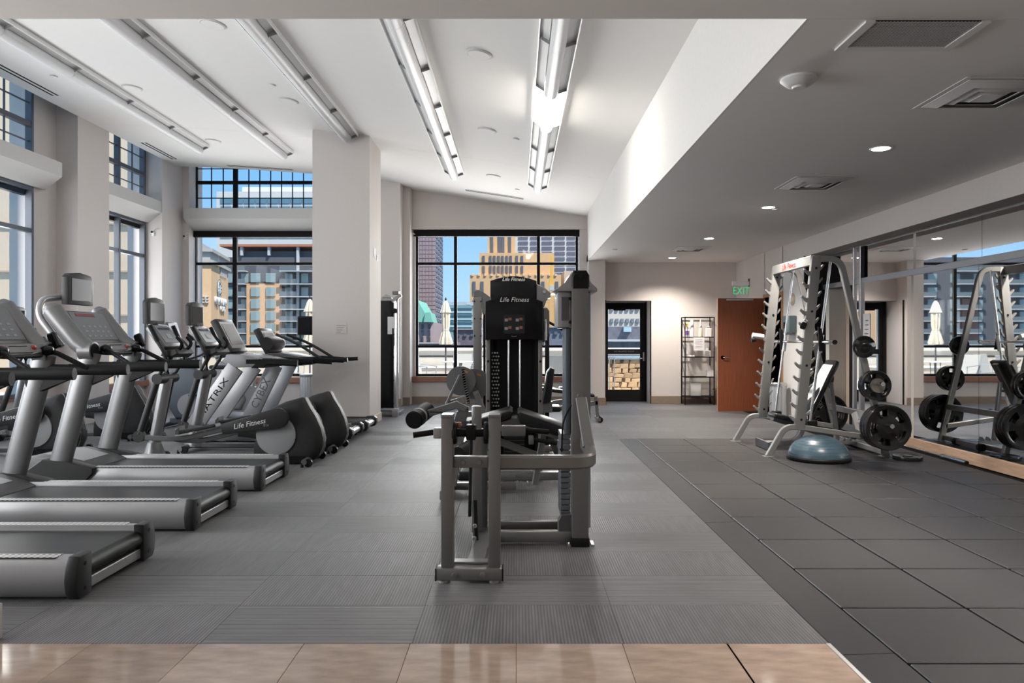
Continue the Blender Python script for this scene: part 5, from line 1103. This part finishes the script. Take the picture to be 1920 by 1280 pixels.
bx(-.70, .42, 8.5, 8.58, .012, .08).build('base_rail', PLAT, t); bx(-.68, -.60, 7.9, 9.2, .01, .078).build('base_rail', PLAT, t)
bx(.06, .50, 8.2, 8.55, .50, .56, bev=.02, seg=3).build('seat_pad', VINYL, t); bx(.24, .32, 8.3, 8.4, 0, .5).build('seat_post', PLAT, t)
G().prism([(.28, .60), (.34, .95), (.38, 1.0), (.42, .98), (.38, .62)], 'xz', 8.05, 8.35, .02, 2).build('back_pad', VINYL, t); G().prism([(.26, .50), (.40, .50), (.40, .62), (.28, .62)], 'xz', 8.15, 8.25).build('back_bracket', PLAT, t)
# ---- benches
def bench(loc, rz, label, tilt):
    t = thing('weight_bench', label, 'bench', (0, 0, 0), 'grey benches near the door')
    G().obox((-.30, 0, .50+.32*tilt*.5), (.78, .26, .055), (0, tilt, 0), .02, 3).build('back_pad', VINYL, t); G().obox((.32, 0, .44), (.40, .26, .055), (0, .12, 0), .02, 3).build('seat_pad', VINYL, t)
    G().bar([(-.62, 0, .12), (.58, 0, .30)], .05, .07).build('main_beam', SILV, t); G().bar([(.55, 0, .40), (.58, 0, .06)], .05, .05).build('rear_leg', SILV, t)
    G().bar([(.58, -.20, .05), (.58, .20, .05)], .05, .05).build('rear_foot', SILV, t); G().bar([(-.6, -.28, .05), (-.6, .28, .05)], .06, .06).build('front_foot', SILV, t); G().bar([(-.6, 0, .05), (-.6, 0, .14)], .06, .05).build('front_leg', SILV, t)
    for s in (-1, 1): G().lathe([(.045, -.015), (.045, .015)], (.60, s*.17, .045), 'y', 16).build('wheel', BLK, t)
    G().bar([(-.25, 0, .22), (-.35, 0, .50+.2*tilt)], .04, .03).build('support_strut', MGRY, t); t.location = loc; t.rotation_euler = (0, 0, rz)
bench((.72, 11.75, 0), 0, 'grey adjustable bench with black pads nearest the glass door', .12)
bench((.62, 12.75, 0), .05, 'grey adjustable bench with raised pad in front of the central window', .30)
# ---- cable column behind the big column
t = thing('cable_column', 'black and silver adjustable cable column behind the big column', 'cable machine', (-2.2, 12.9, 0))
yc = 12.75
G().prism([(-2.36, .12), (-2.36, 1.95), (-2.33, 2.03), (-2.25, 2.085), (-2.17, 2.03), (-2.13, 1.95), (-2.13, .12)], 'xz', yc, yc+.35, .015, 2).build('shroud', BLKG, t)
G().prism([(-2.345, 1.98), (-2.33, 2.04), (-2.25, 2.095), (-2.16, 2.04), (-2.145, 1.98)], 'xz', yc-.004, yc, 0).build('name_plate', SILVL, t); text('lettering', 'Life Fitness', .035, BLKX, basis((-2.245, yc-.006, 2.03), (1, 0, 0), (0, 0, 1)), t, .001, .2)
for x in (-2.37, -2.125): bx(x, x+.012, yc-.01, yc+.3, .05, 1.98, bev=.003).build('side_strip', SILV, t)
G().cyl((-2.05, yc-.05, .03), (-2.05, yc-.05, 2.12), .024).build('guide_rail', CHROME, t); bx(-2.13, -2.02, yc-.1, yc+.05, 2.07, 2.14).build('top_bracket', SILV, t)
G().obox((-2.06, yc-.08, 2.02), (.20, .06, .06), (0, -.6, 0), .01).build('pulley_arm', SILVL, t); G().lathe([(.045, -.015), (.045, .015)], (-2.09, yc-.1, 1.80), 'y', 18).build('pulley', BLK, t)
G().tube([(-2.09, yc-.12, 1.78), (-2.09, yc-.12, 1.2)], .005, 6).build('cable', BLK, t); G().tube([(-2.115, yc-.12, 1.5), (-2.115, yc-.12, 1.15)], .014, 8).build('rope_handle', BLK, t)
bx(-2.38, -2.0, yc-.25, yc+.4, .01, .07).build('base_frame', SILV, t); bx(-2.10, -2.0, yc-.32, yc-.2, .0, .14).build('foot_block', SILVL, t)
for z in (.2, .6, 1.0, 1.4, 1.8): bolt((-2.12, yc-.01, z), .012, t, BLK)
G().obox((-2.17, yc-.012, 1.55), (.11, .004, .30), (0, 0, 0)).build('instruction_sheet', PAPER, t)
# ================================================================== weights area on the right
Ya, Yb = 8.19, 9.42
t = thing('smith_machine', 'grey angled smith machine rack with spiked uprights on the rubber floor', 'weight rack', (3.45, 8.8, .007), None)
def rackpart(g, n, m=RACKP, p=None): return g.build(n, m, p or t)
for y, far in ((Ya, 0), (Yb, 1)):
    s = -1 if not far else 1
    rackpart(G().bar(fillet([(2.80, y, .012), (2.985, y, .335), (3.15, y, .335), (4.06, y, .20)], .17, 7), .055, .06), 'foot_beam')
    rackpart(G().box(2.745, 2.86, y-.05, y+.05, .008, .016, .002), 'foot_plate'); 
    up = rackpart(G().prism([(3.09, .32), (3.275, 2.16), (3.28, 2.235), (3.375, 2.235), (3.375, 2.16), (3.20, .32)], 'xz', y-.03, y+.03, .006, 2), 'upright')
    rackpart(G().bar(fillet([(3.33, y, 2.205), (3.60, y, 2.205), (4.115, y, .012)], .16, 7), .055, .065), 'rear_leg')
    rackpart(G().box(4.05, 4.18, y-.05, y+.05, .008, .016, .002), 'foot_plate')
    for k in range(12):
        z = .40+.148*k; xl = 3.105+(z-.32)*.1005; xr = 3.195+(z-.32)*.095
        if z > 2.08: break
        L = [(0, -.035), (-.02, -.012), (-.055, .008), (-.09, .05), (-.088, .068), (-.074, .066), (-.056, .040), (-.034, .032), (-.014, .040), (0, .062)]
        g = G().prism([(xl+a+.01, z+b) for a, b in L], 'xz', y-.018, y+.018, .004); g.build('hook', RACKP, up)
        if k % 1 == 0: g = G().prism([(xr-a*.8-.01, z+b+.05) for a, b in L[::-1]], 'xz', y-.012, y+.012, .003); g.build('hook', RACKP, up)
    for z in (.42, 1.02, 1.62, 2.10): bolt((3.15+(z-.32)*.0975, y-.03, z), .014, up, BLK)
    rackpart(G().cyl((3.52, y+(.06 if not far else -.06), 2.19), (3.29, y+(.06 if not far else -.06), .38), .015), 'guide_rod', CHROME)
    G().box(3.25, 3.36, y+(.02 if not far else -.10), y+(.10 if not far else -.02), .34, .40, .006).build('rod_bumper', BLK, t)
    zc = 1.28; G().tube([(3.425, y+(.06 if not far else -.06), 1.36), (3.400, y+(.06 if not far else -.06), 1.16)], .024, 14).build('bar_carriage', ALU, t)
    for px, z, n in ((4.03, .377, 3), (3.93, .83, 2), (3.83, 1.252, 1)): G().cyl((px, y, z), (px, y+s*.30, z), .024, seg=14).build('plate_peg', CHROME, t)
    G().prism([(3.37, 1.18), (3.44, 1.18), (3.40, 1.43), (3.36, 1.45)], 'xz', y+(.0 if not far else -.03), y+(.03 if not far else 0), .006).build('bar_hook', BLK, t)
g = G().bar([(3.30, Yb, 2.19), (3.30, Ya, 2.19)], .05, .11); o = rackpart(g, 'top_beam')
text('lettering', 'Life Fitness', .10, REDP, basis((3.272, 8.85, 2.19), (0, -1, 0), (0, 0, 1)), o, .001, .2)
rackpart(G().bar([(4.02, Ya, .45), (4.02, Yb, .45)], .06, .07), 'rear_crossbeam'); rackpart(G().bar([(4.08, Ya, .06), (4.08, Yb, .06)], .05, .06), 'rear_base_bar')
G().cyl((3.40, Ya-.32, 1.28), (3.40, Yb+.32, 1.28), .016, seg=14).build('smith_bar', CHROME, t)
for a, b in ((Ya-.33, Ya-.10), (Yb+.10, Yb+.33)): G().cyl((3.40, a, 1.28), (3.40, b, 1.28), .024, seg=14).build('bar_sleeve', CHROME, t)
for y in (Ya-.335, Yb+.325): G().cyl((3.40, y, 1.28), (3.40, y+.012, 1.28), .026, seg=14).build('sleeve_cap', BLK, t)
# plates
RUBP = mat('plate_rubber', (.010, .010, .011), .22); HUB = mat('plate_hub_steel', (.22, .20, .18), .45, metal=.7)
def plate_mesh(R, T, holes):
    bm = G(); n = 60; rings = [.026, .30*R if holes else .3*R, .50*R, .80*R, .88*R, R*.985, R]; hz = [T*.5, T*.5, T*.32, T*.32, T*.5, T*.5, T*.36]
    V = {}
    def v(i, j, s):
        k = (i, j % n, s)
        if k not in V: a = 2*PI*(j % n)/n; V[k] = bm.bm.verts.new((rings[i]*math.cos(a), s*hz[i], rings[i]*math.sin(a)))
        return V[k]
    per = n//holes if holes else n
    hole = lambda i, j: holes and i == 2 and 2 <= (j % per) < per-3
    for i in range(len(rings)-1):
        for j in range(n):
            if hole(i, j): continue
            bm.bm.faces.new((v(i, j, -1), v(i, j+1, -1), v(i+1, j+1, -1), v(i+1, j, -1))); bm.bm.faces.new((v(i, j, 1), v(i+1, j, 1), v(i+1, j+1, 1), v(i, j+1, 1)))
    def wall(i, j, i2, j2):
        try: bm.bm.faces.new((v(i, j, -1), v(i2, j2, -1), v(i2, j2, 1), v(i, j, 1)))
        except ValueError: pass
    for j in range(n):
        wall(0, j, 0, j+1); wall(len(rings)-1, j, len(rings)-1, j+1)
        if hole(2, j):
            wall(2, j, 2, j+1); wall(3, j, 3, j+1)
            if not hole(2, j-1): wall(2, j, 3, j)
            if not hole(2, j+1): wall(2, j+1, 3, j+1)
    return bm.mesh('plate', RUBP, None, 40)
PM = {'l': (plate_mesh(.248, .055, 5), .248, .055), 'm': (plate_mesh(.163, .05, 5), .163, .05), 's': (plate_mesh(.122, .04, 0), .122, .04), 'h': (plate_mesh(.075, .025, 0), .075, .025)}
def hub(r): return G().lathe([(.027, -1), (r, -1), (r, 1), (.027, 1)], (0, 0, 0), 'y', 24).mesh('hub', RUBP)
HM = {k: hub(v[1]*.25) for k, v in PM.items()}
def plate(kind, x, y, z, label, grp='plates on the smith machine pegs'):
    me, R, T = PM[kind]; r = thing('weight_plate', label, 'weight plate', (x, y, z-.026+.002), grp)
    piece('disc', me, (0, 0, 0), r, (0, random.random()*6, 0)); h = piece('hub', HM[kind], (0, 0, 0), r); h.scale = (1, T*.5+.002, 1); return r
for side, y0, s in (('near', Ya, -1), ('far', Yb, 1)):
    for px, z, seq, pos in ((4.03, .377, 'lll', 'bottom'), (3.93, .83, 'mm', 'middle'), (3.83, 1.252, 's', 'top')):
        d = .06
        for q, k in enumerate(seq):
            T = PM[k][2]; nm = {1: 'only plate', 2: ('inner plate', 'outer plate'), 3: ('innermost plate', 'centre plate', 'outermost plate')}[len(seq)]; nm = nm if isinstance(nm, str) else nm[q]
            plate(k, px, y0+s*(d+T/2), z, 'black rubber weight plate, %s on the %s peg of the %s rack leg' % (nm, pos, 'camera-side' if side == 'near' else 'door-side')); d += T+.004
    if side == 'near':
        r = thing('weight_plate', 'small worn steel weight plate outermost on the middle peg of the camera-side rack leg', 'weight plate', (3.93, y0-.06-.108-.014, .806), 'plates on the smith machine pegs')
        piece('disc', G().lathe([(.027, -.012), (.078, -.012), (.08, -.006), (.08, .012), (.027, .012)], (0, 0, 0), 'y', 28).mesh('p', HUB), (0, 0, 0), r); piece('rim', G().lathe([(.066, -.013), (.074, -.016), (.074, -.012)], (0, 0, 0), 'y', 28).mesh('p', HUB), (0, 0, 0), r)
r = thing('weight_plate', 'small black rubber weight plate lying flat on the rubber floor', 'weight plate', (4.24, 7.98, .03)); piece('disc', plate_mesh(.148, .045, 0), (0, 0, 0), r, (PI/2, 0, 0))
h = piece('hub', hub(.05), (0, 0, 0), r, (PI/2, 0, 0)); h.scale = (1, .026, 1)
# bench inside the rack
t = thing('incline_bench', 'black incline bench with a white towel over its back, inside the rack', 'bench', (3.5, 8.8, .007))
yb = 8.8
G().obox((3.21, yb, .375), (.34, .27, .06), (0, .22, 0), .02, 3).build('seat_pad', VINYL, t); G().obox((3.21, yb, .33), (.32, .12, .05), (0, .22, 0), .006).build('seat_frame', BGRY, t)
G().obox((3.605, yb, .70), (.80, .28, .06), (0, -1.10, 0), .02, 3).build('back_pad', VINYL, t); G().obox((3.65, yb, .69), (.74, .1, .05), (0, -1.10, 0), .006).build('back_frame', SILV, t)
G().bar(fillet([(2.97, yb, .07), (3.35, yb, .07), (3.46, yb, .36)], .14, 7), .06, .06).build('front_leg', SILVL, t); G().box(2.93, 2.96, yb-.22, yb+.22, .015, .11, .004).build('front_foot', SILV, t)
G().bar([(3.40, yb, .10), (4.12, yb, .07)], .06, .05).build('base_beam', SILVL, t); G().bar([(4.14, yb-.22, .06), (4.14, yb+.22, .06)], .06, .06).build('rear_foot', SILVL, t)
for k in range(5): G().prism([(3.66+.075*k, .10), (3.70+.075*k, .10), (3.69+.075*k, .145)], 'xz', yb-.03, yb+.03).build('ladder_notch', SILV, t)
G().bar([(3.84, yb, .12), (3.76, yb, .80)], .05, .035).build('support_strut', SILV, t)
for y in (yb-.24, yb+.24): G().cyl((4.14, y-.03, .055), (4.14, y+.03, .055), .045, seg=16).build('wheel', BLK, t)
o = thing('towel', 'white towel spread over the incline bench back', 'towel', (3.57, 8.8, .4)); 
rows = []
for i in range(13):
    u = -.33+.66*i/12; row = []
    for j in range(9):
        v = -.15+.30*j/8; a = .033+.006*math.sin(9*u+3*v)+.004*math.sin(25*v); c, s_ = math.cos(1.10), math.sin(1.10)
        row.append((3.605+u*c-a*s_, yb+v, .70+u*s_+a*c))
    rows.append(row)
G().grid(rows).build('cloth', TOWEL, o, 60); G().grid([[(p[0]-.004, p[1]*1.0, p[2]-.05-.02*math.sin(j*1.3)) if k else p for j, p in enumerate(rows[0])] for k in (0, 1)]).build('hem', TOWEL, o, 60)
o = thing('paper_sheet', 'white curled paper sheet hanging from the rear base of the rack', 'paper', (3.94, 8.3, .3))
G().grid([[(3.80+.20*i/8+.05*k/4, 8.36+.03*math.sin(i*.6), .46-.20*k/4+.035*math.sin(i*.4+k*.5)) for i in range(9)] for k in range(5)]).build('sheet', PAPER, o, 60); G().box(3.87, 3.95, 8.34, 8.345, .40, .41).build('print_line', LGRY, o)
# balance dome
t = thing('balance_dome', 'blue half-ball balance trainer with black base in front of the rack', 'balance trainer', (3.275, 7.98, .007))
c = (3.275, 7.98, 0)
G().lathe([(.30, .008), (.325, .02), (.328, .042), (.318, .055)], c, 'z', 48).build('base_rim', BLK, t)
G().lathe([(.312*math.cos(a), .05+.225*math.sin(a)) for a in [PI/2*i/16*.995 for i in range(17)]], c, 'z', 48).build('dome', BLUEB, t)
for k in range(7):
    a = .18+.16*k; r_ = .312*math.cos(a)+.001; z = .05+.225*math.sin(a); G().lathe([(r_, z-.0012), (r_+.0008, z), (r_-.0003, z+.0012)], c, 'z', 48).build('ridge', BLUEB, t)
# barbell on the floor along the mirror
t = thing('barbell', 'chrome barbell lying on the floor along the mirror base', 'barbell', (4.66, 8.4, .03))
G().cyl((4.66, 8.0, .034), (4.66, 9.5, .034), .015).build('shaft', CHROME, t)
for a, b in ((7.62, 8.02), (9.48, 9.88)): G().cyl((4.66, a, .034), (4.66, b, .034), .0255, seg=18).build('sleeve', CHROME, t)
for y in (8.03, 9.46): G().cyl((4.66, y-.015, .034), (4.66, y+.015, .034), .034, seg=18).build('collar', CHROME, t)
G().cyl((4.66, 7.612, .034), (4.66, 7.622, .034), .02, seg=16).build('end_plug', BLK, t)
# small towel clip on the far upright, stool panel at the left edge
t = thing('bar_pad', 'short white-wrapped bar pad clipped to the door-side upright', 'bar pad', (3.03, 9.4, 1.35))
G().tube([(3.00, 9.36, 1.36), (3.14, 9.36, 1.34)], .035, 16).build('pad', WHT, t); G().tube([(2.985, 9.36, 1.30), (3.04, 9.36, 1.31)], .03, 12).build('clip', BLK, t)
t = thing('bar_collar', 'black and chrome bar collar clipped on the camera-side upright', 'bar collar', (3.17, 8.13, 1.5))
G().obox((3.17, 8.13, 1.46), (.06, .03, .08), (0, .4, 0), .01).build('body', BLKG, t); G().obox((3.20, 8.13, 1.52), (.05, .03, .03), (0, .7, 0), .006).build('clip', CHROME, t)
t = thing('stone_block', 'pale stone block edge at the bottom left corner before the treadmills', 'block', (-2.5, 3.25, 0))
xl = wx(7, 3.24)
G().box(xl-.5, xl, 3.20, 3.235, 0, wz(1131, 3.22), .006, 2).build('block', mat('pale_stone', (.55, .53, .52), .7), t); G().box(xl-.49, xl-.01, 3.205, 3.23, wz(1131, 3.22), wz(1131, 3.22)+.004).build('top_plate', LGRY, t)
